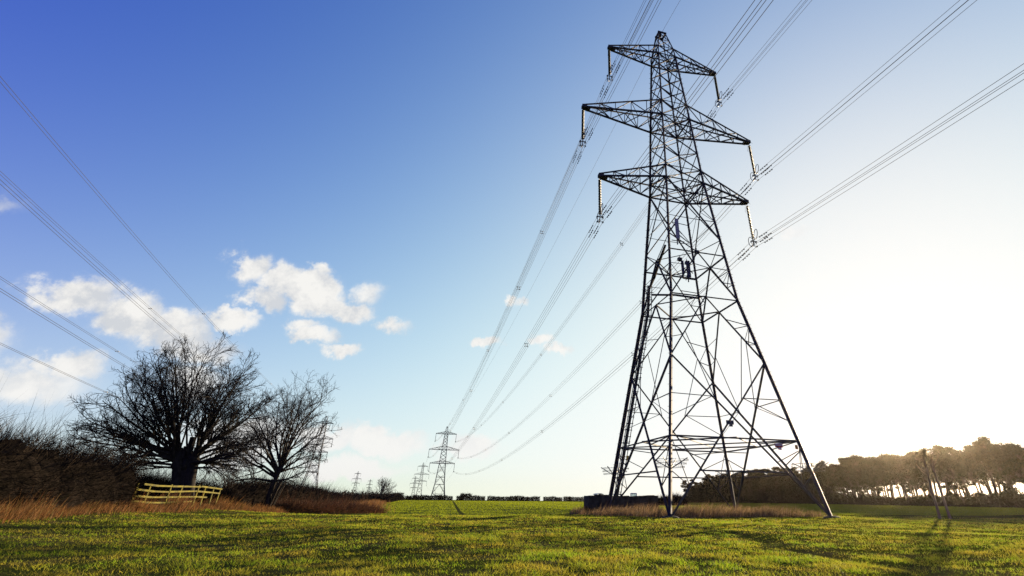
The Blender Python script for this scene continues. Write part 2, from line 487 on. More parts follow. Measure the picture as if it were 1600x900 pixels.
# ------------------------------------------------------------------ ground
def build_ground():
    rad = np.concatenate([[0.0], np.geomspace(0.8, 300, 230), np.geomspace(310, 2000, 40)])
    na = 400
    an = np.linspace(0, 2 * np.pi, na, endpoint=False)
    V = [(0, 0, float(ground_z(0, 0)))]
    X = rad[1:, None] * np.sin(an)[None]; Y = rad[1:, None] * np.cos(an)[None]
    V = np.concatenate([[V[0]], np.stack([X, Y, ground_z(X, Y)], -1).reshape(-1, 3)])
    nr = len(rad) - 1
    i = np.arange(nr - 1)[:, None]; k = np.arange(na)[None]; k2 = (k + 1) % na
    a = 1 + i * na + k; b = 1 + i * na + k2; c = 1 + (i + 1) * na + k2; d = 1 + (i + 1) * na + k
    Q = np.stack([d, c, b, a], -1).reshape(-1, 4)
    T = np.concatenate([Q[:, [0, 1, 2]], Q[:, [0, 2, 3]], np.stack([1 + k[0], 1 + k2[0], 0 * k[0]], -1)[:, [1, 0, 2]]])
    o = mesh_obj('ground', V, T, M['ground'], smooth=True)
    tag(o, 'green pasture with a sown field rising behind it', 'ground', kind='structure')


build_ground()


def haze():
    mb = MB(); mb.box((0, 0, 26), (4200, 4200, 64))
    m = bpy.data.materials.new('winter_haze'); m.use_nodes = True
    t = NT(m.node_tree); t.n.clear()
    o = t.new('ShaderNodeOutputMaterial'); v = t.new('ShaderNodeVolumePrincipled')
    v.inputs['Color'].default_value = (0.46, 0.39, 0.28, 1)
    v.inputs['Density'].default_value = 0.000048
    v.inputs['Anisotropy'].default_value = 0.87
    t.l.new(v.outputs[0], o.inputs['Volume'])
    tag(mb.obj('haze', m), 'thin bright winter haze over the fields', 'haze', kind='stuff')


haze()

# ------------------------------------------------------------------ lattice pylons
PROF_Z = [0, 15.4, 27.65, 35.9, 45.7, 47.1, 50.2]
PROF_B = [5.673, 3.015, 1.963, 1.565, 1.06, 0.95, 0.42]
ARMS = [(27.65, 29.1, 7.956), (35.9, 38.0, 9.678), (45.7, 47.1, 6.713)]
INS = 4.7


def bz(z):
    return float(np.interp(z, PROF_Z, PROF_B))


CORN = [(-1, -1), (1, -1), (1, 1), (-1, 1)]         # near left, near right, far right, far left


def cpt(i, z):
    b = bz(z)
    return Vector((CORN[i][0] * b, CORN[i][1] * b, z))


def lerp(a, b, t):
    return Vector(a) * (1 - t) + Vector(b) * t


def insulator(tip, parent, detail, name='insulator_string'):
    mb = MB()
    x, y, z = tip
    if detail:
        prof = [(0.03, 0)]
        h = -0.35; n = 21
        mb.tube([(x, y, z), (x, y, z - 0.36)], 0.03, 5)
        pts = []
        for k in range(n):
            zz = h - k * 0.18
            pts += [(0.055, zz), (0.06, zz - 0.05), (0.15, zz - 0.075), (0.15, zz - 0.10), (0.055, zz - 0.12)]
        mb.lathe((x, y, z), pts, 10)
        mb.tube([(x, y, z + pts[-1][1]), (x, y, z - INS + 0.3)], 0.03, 5)
        o = mb.obj(name, M['glass'], parent, True)
        yk = MB()
        yk.bar((x - .33, y, z - INS + 0.27), (x + .33, y, z - INS + 0.27), 0.05, 0.09)
        for sx in (-1, 1):
            yk.tube([(x + sx * .10, y, z - INS + .26), (x + sx * .25, y, z - INS + .34), (x + sx * .34, y, z - INS + .22), (x + sx * .25, y, z - INS - .0)], .03, 5)
            yk.tube([(x + sx * .10, y, z - INS - .24), (x + sx * .25, y, z - INS - .16), (x + sx * .34, y, z - INS - .3), (x + sx * .25, y, z - INS - .3)], .03, 5)
            for dz in (-.25, .25):
                yk.bar((x + sx * .25, y - .16, z - INS + dz), (x + sx * .25, y + .16, z - INS + dz), .06, .08)
        yk.bar((x, y, z - INS + .27), (x, y, z - INS - .26), .05)
        yk.obj('yoke', M['fit'], o)
        for sgn, sc in ((-1, 1.0), (1, 1.15)):
            hb = MB()
            c = Vector((x, y + sgn * 0.45, z - INS + (0.85 if sgn < 0 else 0.45)))
            pts = []
            for k in range(15):
                a = math.pi * 2 * k / 14
                pts.append(c + Vector((0.02, math.cos(a) * .30 * sc, math.sin(a) * .50 * sc)) + Vector((0, sgn * .12 * math.sin(a), 0)))
            hb.tube(pts, .032, 5, False)
            hb.tube([(x, y, z - INS + .3), c + Vector((0.02, 0, -.40 * sc))], .022, 5)
            hb.obj('arcing_horn', M['fit'], o)
        hb = MB()
        hb.tube([(x, y, z - .1), (x, y + .35, z - .25), (x, y + .45, z - .75), (x, y + .35, z - .95)], .013, 4)
        hb.tube([(x, y, z - .1), (x, y - .4, z - .2), (x, y - .55, z - .45)], .013, 4)
        hb.obj('upper_horn', M['fit'], o)
    else:
        mb.tube([(x, y, z), (x, y, z - INS)], [0.12, 0.12], 5)
        mb.box((x, y, z - INS), (.6, .3, .5))
        o = mb.obj(name, M['fit'], parent)
    return o


def arm_mb(s, zb, zt, w, k=1.0, wid=1.0, near=True):
    mb = MB()
    bb, bt = bz(zb), bz(zt)
    tb = [Vector((s * w, -0.18, zb)), Vector((s * w, 0.18, zb))]
    tt = [Vector((s * w, -0.14, zb + .28)), Vector((s * w, 0.14, zb + .28))]
    rb = [Vector((s * bb, -bb, zb)), Vector((s * bb, bb, zb))]
    rt = [Vector((s * bt, -bt, zt)), Vector((s * bt, bt, zt))]
    n = 5
    ch = 0.15 * wid; br = 0.07 * wid
    for j in (0, 1):
        mb.bar(rb[j], tb[j], ch); mb.bar(rt[j], tt[j], ch * .75)
        lb = [lerp(rb[j], tb[j], i / n) for i in range(n + 1)]
        lt = [lerp(rt[j], tt[j], i / n) for i in range(n + 1)]
        for i in range(1, n):
            mb.bar(lb[i], lt[i], br * .8)
            mb.bar(lt[i - 1] if i % 2 else lb[i - 1], lb[i] if i % 2 else lt[i], br)
    # bottom plane bracing
    for i in range(n):
        a0, a1 = lerp(rb[0], tb[0], i / n), lerp(rb[1], tb[1], i / n)
        b0, b1 = lerp(rb[0], tb[0], (i + 1) / n), lerp(rb[1], tb[1], (i + 1) / n)
        if i < n - 1:
            mb.bar(a0, b1, br); mb.bar(a1, b0, br)
        if i in (2,): mb.bar(a0, a1, br)
    # top plane
    for i in range(n - 1):
        a0, b1 = lerp(rt[i % 2], tt[i % 2], i / n), lerp(rt[1 - i % 2], tt[1 - i % 2], (i + 1) / n)
        mb.bar(a0, b1, br * .8)
    # tip plates
    mb.box((s * (w - .12), 0, zb + .13), (.5, .46, .34))
    mb.box((s * (w - .55), 0, zb - .08), (.34, .5, .22))
    return mb


def brace_face(mb, i, j, z0, z1, w, style='X', hor=False, red=False):
    a0, a1, b0, b1 = cpt(i, z0), cpt(j, z0), cpt(i, z1), cpt(j, z1)
    if style == 'X':
        mb.angle(a0, b1, w); mb.angle(a1, b0, w)
    if hor:
        mb.angle(a0, a1, w)


def main_body(root, wid=1.0, detail=True, z_cut=0.0, mt=None):
    """legs and face bracing in the pylon's own frame"""
    mt = mt or M['steel']
    lo = z_cut
    for i in range(4):
        mb = MB()
        zs = [lo] + [z for z in PROF_Z if z > lo + .5]
        cx, cy = CORN[i]
        for za, zb in zip(zs[:-1], zs[1:]):
            w = (0.27 if zb < 16 else 0.23 if zb < 28 else 0.20 if zb < 46 else .14) * wid
            if detail: mb.angle(cpt(i, za), cpt(i, zb + .05), w, up=(cx, -cy, 0), t=w * .22)
            else: mb.bar(cpt(i, za), cpt(i, zb), w)
        if detail:
            for k in range(int(3.6 / .38), int(46 / .38)):        # step bolts
                p = cpt(i, k * .38)
                d = Vector((cx, 0, 0)) if k % 2 else Vector((0, cy, 0))
                mb.bar(p, p + d * .24, .022)
        o = mb.obj('leg', mt, root)
        if detail:
            f = MB()
            p = cpt(i, 0)
            rr = [.62, .66, .60, .42]
            f.lathe((p.x, p.y, -.5), [(.62, 0), (.60, .48), (.56, .56), (.44, .62), (.24, .66)], 14)
            f.obj('footing', M['muff'], o, False)
    faces = [(0, 1), (1, 2), (2, 3), (3, 0)]
    # slender upper cage
    lv = [27.65, 29.1, 31.3, 33.6, 35.9, 38.0, 39.9, 41.8, 43.7, 45.7, 47.1, 48.6, 50.1]
    for fi, (i, j) in enumerate(faces):
        mb = MB()
        for a, b in zip(lv[:-1], lv[1:]):
            brace_face(mb, i, j, a, b, (.10 if a < 46 else .07) * wid)
        for z in (27.65, 29.1, 35.9, 38.0, 45.7, 47.1, 50.1):
            mb.angle(cpt(i, z), cpt(j, z), (.14 if z in (27.65, 35.9, 45.7) else .10) * wid)
        # middle stage
        za, zm, zb = 15.4, 21.2, 27.65
        if lo < 15:
            mb.angle(cpt(i, zm), cpt(j, zb), .12 * wid); mb.angle(cpt(j, zm), cpt(i, zb), .12 * wid)
            mb.angle(cpt(i, 19.6), cpt(j, 19.6), .13 * wid)
            mid = lerp(cpt(i, 19.6), cpt(j, 19.6), .5)
            mb.angle(mid, cpt(i, za), .13 * wid); mb.angle(mid, cpt(j, za), .13 * wid)
            mb.angle(cpt(i, za), cpt(j, za), .12 * wid)
            mb.angle(mid, cpt(i, 21.2), .08 * wid); mb.angle(mid, cpt(j, 21.2), .08 * wid)
            # redundants
            for c in (i, j):
                for z, tt in ((16.9, .36), (18.2, .68)):
                    mb.angle(cpt(c, z), lerp(cpt(c, za), mid, tt), .06 * wid)
                mb.angle(cpt(c, 18.2), lerp(cpt(c, za), mid, .36), .06 * wid)
                o_ = j if c == i else i
                x0, x1 = cpt(c, zm), cpt(o_, zb)
                mb.angle(cpt(c, 23.2), lerp(x0, x1, .3), .06 * wid)
                mb.angle(cpt(c, 25.2), lerp(cpt(c, zb), cpt(o_, zm), .36), .06 * wid)
                mb.angle(cpt(c, 23.2), lerp(cpt(c, zb), cpt(o_, zm), .36), .05 * wid)
                mb.angle(lerp(x0, x1, .3), lerp(cpt(o_, zm), cpt(c, zb), .3), .05 * wid)
        # splayed lower stage
        zn = 10.2
        mid = lerp(cpt(i, 15.4), cpt(j, 15.4), .5)
        if lo < 10:
            f0 = cpt(i, lo); f1 = cpt(j, lo)
            mb.angle(mid, cpt(i, zn), .12 * wid); mb.angle(mid, cpt(j, zn), .12 * wid)
            mb.angle(cpt(i, zn), f1, .14 * wid); mb.angle(cpt(j, zn), f0, .14 * wid)
            zr = max(4.62, lo + 2)
            def on(c, o_, z):       # point of the long diagonal from foot c
                z0, z1 = lo, zn
                return lerp(cpt(c, lo), cpt(o_, zn), (z - z0) / (z1 - z0))
            mb.angle(cpt(i, zr), cpt(j, zr), .11 * wid)
            mb.angle(on(i, j, 2.6 + lo), on(j, i, 2.6 + lo), .10 * wid)
            for c, o_ in ((i, j), (j, i)):
                dg = lambda z: on(c, o_, z)
                k1 = lambda t: lerp(mid, cpt(c, zn), t)
                for z in (1.7 + lo, 3.2 + lo):
                    mb.angle(cpt(c, z + .9), dg(z), .06 * wid)
                mb.angle(cpt(c, zr), dg(1.7 + lo), .06 * wid)
                mb.angle(cpt(c, zr), dg(zr - .3), .07 * wid)
                for z, t in ((11.6, .68), (13.2, .36)):
                    mb.angle(cpt(c, z), k1(t), .06 * wid)
                mb.angle(cpt(c, 13.2), k1(.68), .06 * wid)
                mb.angle(cpt(c, 7.4), lerp(cpt(c, zn), cpt(o_, lo), .28), .06 * wid)
                mb.angle(cpt(c, 5.9), lerp(cpt(c, zn), cpt(o_, lo), .28), .05 * wid)
                mb.angle(k1(.45), lerp(cpt(c, zn), cpt(o_, lo), .0), .05 * wid)
                mb.angle(lerp(cpt(c, zn), cpt(o_, lo), .3), k1(.62), .05 * wid)
        mb.obj('face_bracing', mt, root)
    # plan bracing: diamonds and crosses seen from below
    for z, w in ((15.4, .11), (max(4.62, lo + 2), .11), (27.65, .1), (35.9, .09), (45.7, .08), (19.6, .08)):
        if z < lo: continue
        mb = MB()
        ms = [lerp(cpt(i, z), cpt((i + 1) % 4, z), .5) for i in range(4)]
        for i in range(4):
            mb.angle(ms[i] + Vector((0, 0, .05)), ms[(i + 1) % 4] + Vector((0, 0, .05)), w * wid)
        if z > 20 or z < 6:
            mb.angle(cpt(0, z + .1), cpt(2, z + .1), w * .8 * wid); mb.angle(cpt(1, z + .02), cpt(3, z + .02), w * .8 * wid)
        mb.obj('plan_bracing', mt, root)
    mb = MB()
    b = bz(50.2)
    mb.box((0, -b, 50.25), (2 * b + .25, .14, .2)); mb.box((0, b, 50.25), (2 * b + .25, .14, .2))
    mb.box((-b, 0, 50.27), (.14, 2 * b, .16)); mb.box((b, 0, 50.27), (.14, 2 * b, .16))
    mb.box((-b * .5, -b * .5, 50.0), (.3, .3, .45))
    mb.obj('peak_cap', mt, root)


def pylon(name, loc, rz, label, scale=1.0, detail=True, z_cut=0.0, wid=1.0, armk=1.0, group=None):
    root = empty(name, loc, rz)
    tag(root, label, 'pylon', group)
    if not detail:
        root.scale = (scale,) * 3
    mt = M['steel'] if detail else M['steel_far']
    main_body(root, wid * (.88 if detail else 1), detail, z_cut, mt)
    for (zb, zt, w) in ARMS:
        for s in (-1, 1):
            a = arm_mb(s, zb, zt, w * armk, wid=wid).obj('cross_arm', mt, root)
            insulator((s * w * armk, 0, zb - (.0 if detail else 0)), root, detail)
    if not detail:
        for ch in [c for c in COL.objects if c.parent == root]:
            ch.location.z -= z_cut
    return root


mp = pylon('electricity_pylon', (TX, TY, 0), PSI, 'tall dark lattice steel pylon in the foreground with six cross-arms, nearest of all pylons')

# things bolted to the big pylon move with it
def pylon_extras(root):
    # cable ladder up the far left leg
    mb = MB()
    for z0, z1 in ((0.3, 15.4), (15.4, 18.3)):
        for off in (0.28, .42, .56, .80):
            a = cpt(3, z0) + Vector((off, -.12, 0)); b = cpt(3, z1) + Vector((off * .9, -.12, 0))
            mb.bar(a, b, .10 if off in (.42, .56) else .05)
    for k in range(1, 36):
        z = k * .5
        p = cpt(3, z)
        mb.bar(p + Vector((.22, -.12, 0)), p + Vector((.84, -.12, 0)), .05)
        if k % 5 == 0: mb.bar(p + Vector((0, 0, 0)), p + Vector((.8, -.4, .1)), .05)
    mb.obj('cable_ladder', M['cable'], root)
    # cable tray that crosses to the near left leg
    mb = MB()
    a = cpt(3, 17.8) + Vector((.4, -.1, 0)); b = lerp(cpt(3, 20.3), cpt(0, 20.3), .85)
    mb.tube([a, lerp(a, b, .3) + Vector((.1, 0, .05)), lerp(a, b, .7), b], [.11, .13, .13, .1], 6)
    c = lerp(cpt(3, 17.0), cpt(0, 16.6), .25) + Vector((.2, 0, 0)); d = Vector((.6, -bz(16.4) * .4, 16.0))
    mb.tube([c, lerp(c, d, .5) + Vector((0, 0, .15)), d], .09, 6)
    mb.obj('cable_run', M['cable'], root)
    # panel antennas
    for (x, y, z, h, w) in ((-1.85, -2.85, 21.5, 1.9, .32), (-.35, -1.4, 18.5, 1.5, .34), (-.75, -1.2, 18.7, 1.2, .2)):
        mb = MB()
        Mr = Matrix.Rotation(-.5, 3, 'Z')
        mb.box((x, y, z), (w, .16, h), Mr); mb.box((x, y, z + h / 2 + .015), (w * .8, .12, .05), Mr)
        mb.box((x, y, z - h / 2 - .05), (w * .6, .1, .1), Mr)
        o = mb.obj('panel_antenna', M['panel'] if z > 20 else M['sign_dark'], root)
        br = MB()
        br.tube([(x, y + .2, z - h * .75), (x, y + .2, z + h * .62)], .05, 6)
        for dz in (-.45, .45):
            br.bar((x, y + .1, z + dz * h), (x, y + .25, z + dz * h), .06)
        br.bar((x, y + .2, z - .3), (0.1 * x, y + 1.2, z - .5), .06); br.bar((x, y + .2, z + .3), (x + .9, y + .9, z + .1), .06)
        br.bar((x - .5, y + .25, z - h * .55), (x + .7, y + .25, z - h * .55), .05)
        br.obj('antenna_mount', M['fit'], o)
    # small radio boxes on the bracing
    for (x, y, z) in ((.55, -1.6, 20.2), (-.2, -1.0, 19.3), (-.95, -1.1, 19.5)):
        mb = MB(); mb.box((x, y, z), (.34, .25, .28)); mb.tube([(x, y, z - .2), (x, y, z + .4)], .03, 6); mb.box((x + .1, y - .15, z), (.12, .06, .18))
        mb.obj('radio_unit', M['fit'], root)
    # anti-climb guards: outward stays with barbed strands
    for i in range(4):
        mb = MB()
        cx, cy = CORN[i]
        for z in (2.75, 2.95, 3.15):
            c = cpt(i, z)
            r = .85 + (z - 2.75) * .6
            pts = []
            for k in range(17):
                a = 2 * math.pi * k / 16
                pts.append(c + Vector((math.cos(a) * r, math.sin(a) * r, .02 * (k % 2))))
            mb.tube(pts, .012, 4, False)
            for k in range(40):
                a = 2 * math.pi * k / 40
                q = c + Vector((math.cos(a) * r, math.sin(a) * r, 0))
                mb.bar(q + Vector((0, 0, -.06)), q + Vector((.02, .02, .06)), .008)
        for k in range(4):
            a = math.pi / 4 + k * math.pi / 2
            c = cpt(i, 2.65)
            mb.bar(c, c + Vector((math.cos(a) * 1.15, math.sin(a) * 1.15, .6)), .05)
        mb.obj('anticlimb_guard', M['fit'], root)
    # plates and tags
    def plate(c, w, h, m, name, lab=None, tail=True):
        mb = MB(); mb.box(c, (w, .02, h))
        if tail: mb.box((c[0] + .05, c[1] - .005, c[2] - h / 2 - .07), (w * .45, .02, .15))
        o = mb.obj(name, m, root)
        if lab: o['label'] = lab
        return o
    plate((1.05, -2.6, 5.95), .62, .28, M['sign_dark'], 'sign_plate', 'dark metal plate hung on the bracing')
    p = plate((3.15, -4.93, 4.28), .60, .24, M['sign_red'], 'sign_plate', 'red and white warning plate on the near face')
    mb = MB(); mb.box((3.15, -4.945, 4.30), (.52, .012, .05)); mb.box((3.15, -4.945, 4.38), (.52, .012, .03)); mb.box((3.2, -4.95, 4.10), (.2, .012, .06))
    mb.obj('sign_face', M['sign_white'], p)
    plate((4.55, -4.95, 4.22), .22, .26, M['sign_orange'], 'leg_tag', 'orange tag on the near right leg', False)
    plate((-4.25, 4.55, 3.9), .22, .34, M['sign_yellow'], 'leg_tag', 'yellow tag on the far left leg', False)
pylon_extras(mp)


# pylons standing farther along this line and along the line on the left
def far_pylon(x, y, z, rz, label, sc, cut=0.0, wid=1.5, armk=1.0, group='distant pylons'):
    return pylon('electricity_pylon', (x, y, z), rz, label, sc, False, cut, wid, armk, group)


t2 = line_xy(-7.7, 335)
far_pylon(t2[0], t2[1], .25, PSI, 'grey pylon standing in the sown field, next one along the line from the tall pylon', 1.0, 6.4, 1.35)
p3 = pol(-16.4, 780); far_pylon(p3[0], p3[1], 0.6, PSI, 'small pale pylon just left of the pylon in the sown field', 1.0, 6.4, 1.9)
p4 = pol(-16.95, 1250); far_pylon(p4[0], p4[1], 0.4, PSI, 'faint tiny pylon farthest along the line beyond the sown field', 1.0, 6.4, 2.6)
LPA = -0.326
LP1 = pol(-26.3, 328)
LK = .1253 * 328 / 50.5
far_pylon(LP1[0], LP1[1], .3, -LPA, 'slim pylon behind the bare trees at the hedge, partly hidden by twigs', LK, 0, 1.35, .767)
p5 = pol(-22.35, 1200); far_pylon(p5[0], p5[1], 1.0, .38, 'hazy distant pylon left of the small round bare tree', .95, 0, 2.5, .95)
p6 = pol(-21.1, 1800); far_pylon(p6[0], p6[1], 1.5, .36, 'tiny hazy pylon on the skyline touching the small round bare tree', 1.0, 0, 3.2, .95)


# ------------------------------------------------------------------ conductors
def bundle(label, ends, quad=True, rad=.0155, sagk=None, group=None, spacer=True, nseg=70, damp=True, gap=.5, name='conductor_bundle', wires=None):
    """ends: list of spans (p0, p1, sag). Each wire is a part."""
    o0 = ends[0][0]
    root = empty(name, o0)
    tag(root, label, 'power line', group)
    O = Vector(o0)
    offs = wires or ([(-gap / 2, -gap / 2), (gap / 2, -gap / 2), (gap / 2, gap / 2), (-gap / 2, gap / 2)] if quad else [(-gap / 2, 0), (gap / 2, 0)])
    def at(p0, p1, sag, t):
        return lerp(p0, p1, t) - Vector((0, 0, 4 * sag * t * (1 - t)))
    d = (Vector(ends[0][1]) - Vector(ends[0][0])); side = Vector((d.y, -d.x, 0)).normalized()
    ts = [(i / nseg) for i in range(nseg + 1)]
    for (a, b) in offs:
        mb = MB()
        for (p0, p1, sag) in ends:
            mb.tube([at(p0, p1, sag, t) + side * a + Vector((0, 0, b)) - O for t in ts], rad, 5, False)
        mb.obj('wire', M['wire'], root, True)
    for (p0, p1, sag) in ends:
        L = (Vector(p1) - Vector(p0)).length
        if spacer:
            n = max(3, int(L / 52))
            for k in range(n):
                t = (k + .55) / n
                c = at(p0, p1, sag, t) - O
                mb = MB()
                r = gap / 2
                if len(offs) == 4:
                    for (a, b), (a2, b2) in zip(offs, offs[1:] + offs[:1]):
                        q = c + side * a * .7 + Vector((0, 0, b * .7)); q2 = c + side * a2 * .7 + Vector((0, 0, b2 * .7))
                        mb.bar(q, q2, .05)
                        mb.bar(q, c + side * a * 1.12 + Vector((0, 0, b * 1.12)), .07)
                else:
                    mb.bar(c - side * r, c + side * r, .05); mb.box(c - side * r, (.16, .16, .1)); mb.box(c + side * r, (.16, .16, .1))
                mb.obj('spacer', M['fit'], root)
        if damp:
            dirv = (at(p0, p1, sag, .01) - Vector(p0)).normalized()
            for (a, b) in offs:
                for dd in (1.5, 2.2):
                    mb = MB()
                    c = at(p0, p1, sag, dd / L) + side * a + Vector((0, 0, b - .09)) - O
                    mb.bar(c - dirv * .2, c + dirv * .2, .02); mb.bar(c, c + Vector((0, 0, .1)), .03)
                    for sg in (-1, 1): mb.bar(c + dirv * sg * .12, c + dirv * sg * .24, .075)
                    mb.obj('vibration_damper', M['fit'], root)
    return root


def phase_pt(u, v, z):
    x, y = line_xy(u, v)
    return Vector((x, y, z))


NAMES = {(0, -1): 'lower left', (0, 1): 'lower right', (1, -1): 'middle left', (1, 1): 'middle right', (2, -1): 'upper left', (2, 1): 'upper right'}
for k, (zb, zt, w) in enumerate(ARMS):
    for s in (-1, 1):
        c = phase_pt(s * w, 0, zb - INS)
        f = Vector((*[t2[i] + AX[i] * s * w for i in (0, 1)], .25 + zb - 6.4 - INS))
        bk = phase_pt(s * w, -340, zb - INS)
        bundle('bundle of four black wires hanging from the %s arm of the tall pylon' % NAMES[k, s], [(c, f, 8.2), (c, bk, 6.3)], group='wire bundles on the tall pylon')
c = phase_pt(0, 0, 50.35)
bundle('single thin earth wire running over the peak of the tall pylon', [(c, Vector((t2[0], t2[1], 50.4 - 6.2)), 7), (c, phase_pt(0, -340, 50.3), 7)],
       rad=.016, spacer=False, damp=False, name='earth_wire', wires=[(0, 0)])
# next span of the same line, tiny
for k, (zb, zt, w) in enumerate(ARMS):
    for s in (-1, 1):
        a = Vector((t2[0] + AX[0] * s * w, t2[1] + AX[1] * s * w, .25 + zb - 6.4 - INS))
        b = Vector((p3[0] + AX[0] * s * w, p3[1] + AX[1] * s * w, .6 + zb - 6.4 - INS))
        bundle('far wires sagging beyond the pylon in the sown field, from its %s arm' % NAMES[k, s], [(a, b, 9)], rad=.022, spacer=False, damp=False, nseg=30,
               group='far wires beyond the pylon in the sown field', wires=[(0, 0)], name='conductor_wire')

# the line on the left: passes over the oak to a pylon outside the picture
nn = Vector((math.sin(LPA), math.cos(LPA), 0)); aa = Vector((nn.y, -nn.x, 0))
LB = Vector((LP1[0], LP1[1], 0.3))
ldesc = {(2, 1): 'uppermost black wires crossing the deep blue sky at far left', (2, -1): 'left one of the two wire pairs that meet above the bare oak',
         (1, 1): 'right one of the two wire pairs that meet above the bare oak', (1, -1): 'thin wires crossing the large left cloud to the oak crown',
         (0, 1): 'wires running just below the large left cloud to the oak crown', (0, -1): 'lowest wires at the left edge, ending behind the left side of the oak'}
for k, (zb, zt, w) in enumerate(ARMS):
    for s in (-1, 1):
        z = LK * (zb - INS)
        a = LB + aa * (s * w * LK * .767) + Vector((0, 0, z))
        b = a - nn * 308.5 + Vector((0, 0, 1.2))
        bundle(ldesc[k, s], [(a, b, 4.6)], quad=False, rad=.02, damp=False, gap=.4, nseg=60, group='wire pairs of the left line')


# ------------------------------------------------------------------ bare trees
class Branches:
    def __init__(s, seed): s.mb = MB(); s.tw = []; s.r = random.Random(seed)
    def limb(s, p, d, L, r0, r1, n, wob, grav=0.0, sides=5, up=0.0):
        pts = [Vector(p)]; d = Vector(d).normalized(); dirs = [d]
        for i in range(n):
            d = (d + Vector((s.r.gauss(0, wob), s.r.gauss(0, wob), s.r.gauss(0, wob) - grav + up))).normalized()
            pts.append(pts[-1] + d * (L / n)); dirs.append(d)
        rad = [r0 + (r1 - r0) * (i / n) ** .8 for i in range(n + 1)]
        s.mb.tube(pts, rad, sides, False)
        return pts, dirs, rad
    def spread(s, pts, dirs, rad, level, cfg):
        c = cfg[level]
        n = c['n'] if isinstance(c['n'], int) else s.r.randint(*c['n'])
        total = sum((pts[i + 1] - pts[i]).length for i in range(len(pts) - 1))
        for k in range(n):
            t = c['t0'] + (1 - c['t0']) * (k + s.r.random()) / n
            f = t * (len(pts) - 1); i = min(int(f), len(pts) - 2); u = f - i
            p = pts[i].lerp(pts[i + 1], u); d = dirs[i + 1]; r = rad[i] + (rad[i + 1] - rad[i]) * u
            ax = d.cross(Vector((s.r.gauss(0, 1), s.r.gauss(0, 1), s.r.gauss(0, 1)))).normalized()
            nd = Matrix.Rotation(R(s.r.uniform(*c['ang'])), 3, ax) @ d
            L = total * s.r.uniform(*c['len']) * (1.15 - .5 * t)
            r0 = max(r * .62, c['rmin'])
            q, dd, rr = s.limb(p, nd, L, r0, max(r0 * .3, c['rmin'] * .6), c['seg'], c['wob'], c.get('grav', 0), c['sides'], c.get('up', 0))
            if level + 1 < len(cfg):
                s.spread(q, dd, rr, level + 1, cfg)


def oak():
    root = empty('oak_tree', OAK)
    tag(root, 'broad bare oak with a thick double trunk behind the yellow fence', 'tree')
    B = Branches(11)
    # trunk: two fused old stems
    mb = MB()
    H = 2.9
    def stem(x0, x1, r, h, seed):
        rr = random.Random(seed)
        zs = [-.3, .0, .3, .8, 1.4, 2.0, 2.5, h]
        pts = [(x0 + (x1 - x0) * max(z, 0) / h + rr.gauss(0, .02), rr.gauss(0, .03), z) for z in zs]
        rad = [r * k for k in (1.3, 1.15, 1.05, 1.0, .95, .94, 1.0, .92)]
        mb.tube(pts, rad, 12)
    stem(-.26, -1.12, .27, 3.05, 1); stem(.26, -.22, .32, 2.75, 2)
    stem(0, -.45, .24, 1.9, 3)
    # sawn-off stubs of the old pollard
    for (x, y, h, r, lx) in ((-.48, .1, 3.75, .15, -.14), (-.72, -.1, 3.2, .09, -.1), (-.08, 0, 3.25, .11, .10)):
        mb.tube([(x + .15, y, 2.0), (x + lx * .5, y, 2.7), (x + lx, y, h)], [r * 1.2, r, r * .95], 9)
    mb.obj('trunk', M['bark'], root, True)
    cfg = [dict(n=(10, 13), t0=.18, ang=(22, 52), len=(.28, .44), rmin=.018, seg=6, wob=.13, sides=4, up=.03),
           dict(n=(5, 8), t0=.2, ang=(22, 58), len=(.34, .6), rmin=.012, seg=4, wob=.16, sides=3, up=.03),
           dict(n=(4, 6), t0=.25, ang=(25, 60), len=(.4, .65), rmin=.0075, seg=3, wob=.2, sides=3)]
    r = B.r
    n = 0
    limbs = []
    for k in range(44):
        ang = (k * 196 / 43.0 - 8 + r.uniform(-5, 5))
        a = R(ang); ph = r.uniform(-.85, .85)
        k_ = r.uniform(.90, 1.0)
        tgt = Vector((-1.38 + 4.6 * math.cos(a) * math.cos(ph) * k_, 4.6 * math.sin(ph) * k_, 3.2 + 5.9 * math.sin(a) * math.cos(ph) * k_))
        if math.cos(a) < -.1 or (abs(math.cos(a)) <= .1 and k % 2):
            org = Vector((-1.08 + r.uniform(-.12, .12), tgt.y * .04, 2.75 + r.uniform(-.45, .3)))
        else:
            org = Vector((-.22 + r.uniform(-.14, .14), tgt.y * .04, 2.45 + r.uniform(-.4, .3)))
        d = tgt - org
        L = d.length * 1.0
        rr = .10 * r.uniform(.6, 1.2)
        d = d.normalized() + Vector((0, 0, -.10 if d.z > 1.5 else .06))
        pts, dd, rad = B.limb(org, d, L, rr, .018, 9, .065, -.018 if tgt.z > 5 else .01, 6)
        B.spread(pts, dd, rad, 0, cfg)
    # drooping under-branches
    for k in range(12):
        sx = -1 if k % 3 else 1
        d = Vector((sx, r.uniform(-.6, .6), r.uniform(-.12, .18))).normalized()
        pts, dd, rad = B.limb((-.66 + sx * .35, 0, r.uniform(1.9, 2.5)), d, r.uniform(2.6, 4.6) * (.75 if sx > 0 else 1), .06, .012, 7, .09, .035, 5)
        B.spread(pts, dd, rad, 0, [dict(cfg[0], n=(7, 10), up=-.03), dict(cfg[1], n=(4, 6), up=-.02), dict(cfg[2], n=3)])
    B.mb.obj('crown', M['bark'], root, False)
    return root


OAK_XY = pol(-35.5, 41.0)
OAK = (OAK_XY[0], OAK_XY[1], float(ground_z(*OAK_XY)))
oak_o = oak(); oak_o.rotation_euler = (0, 0, R(35.5))


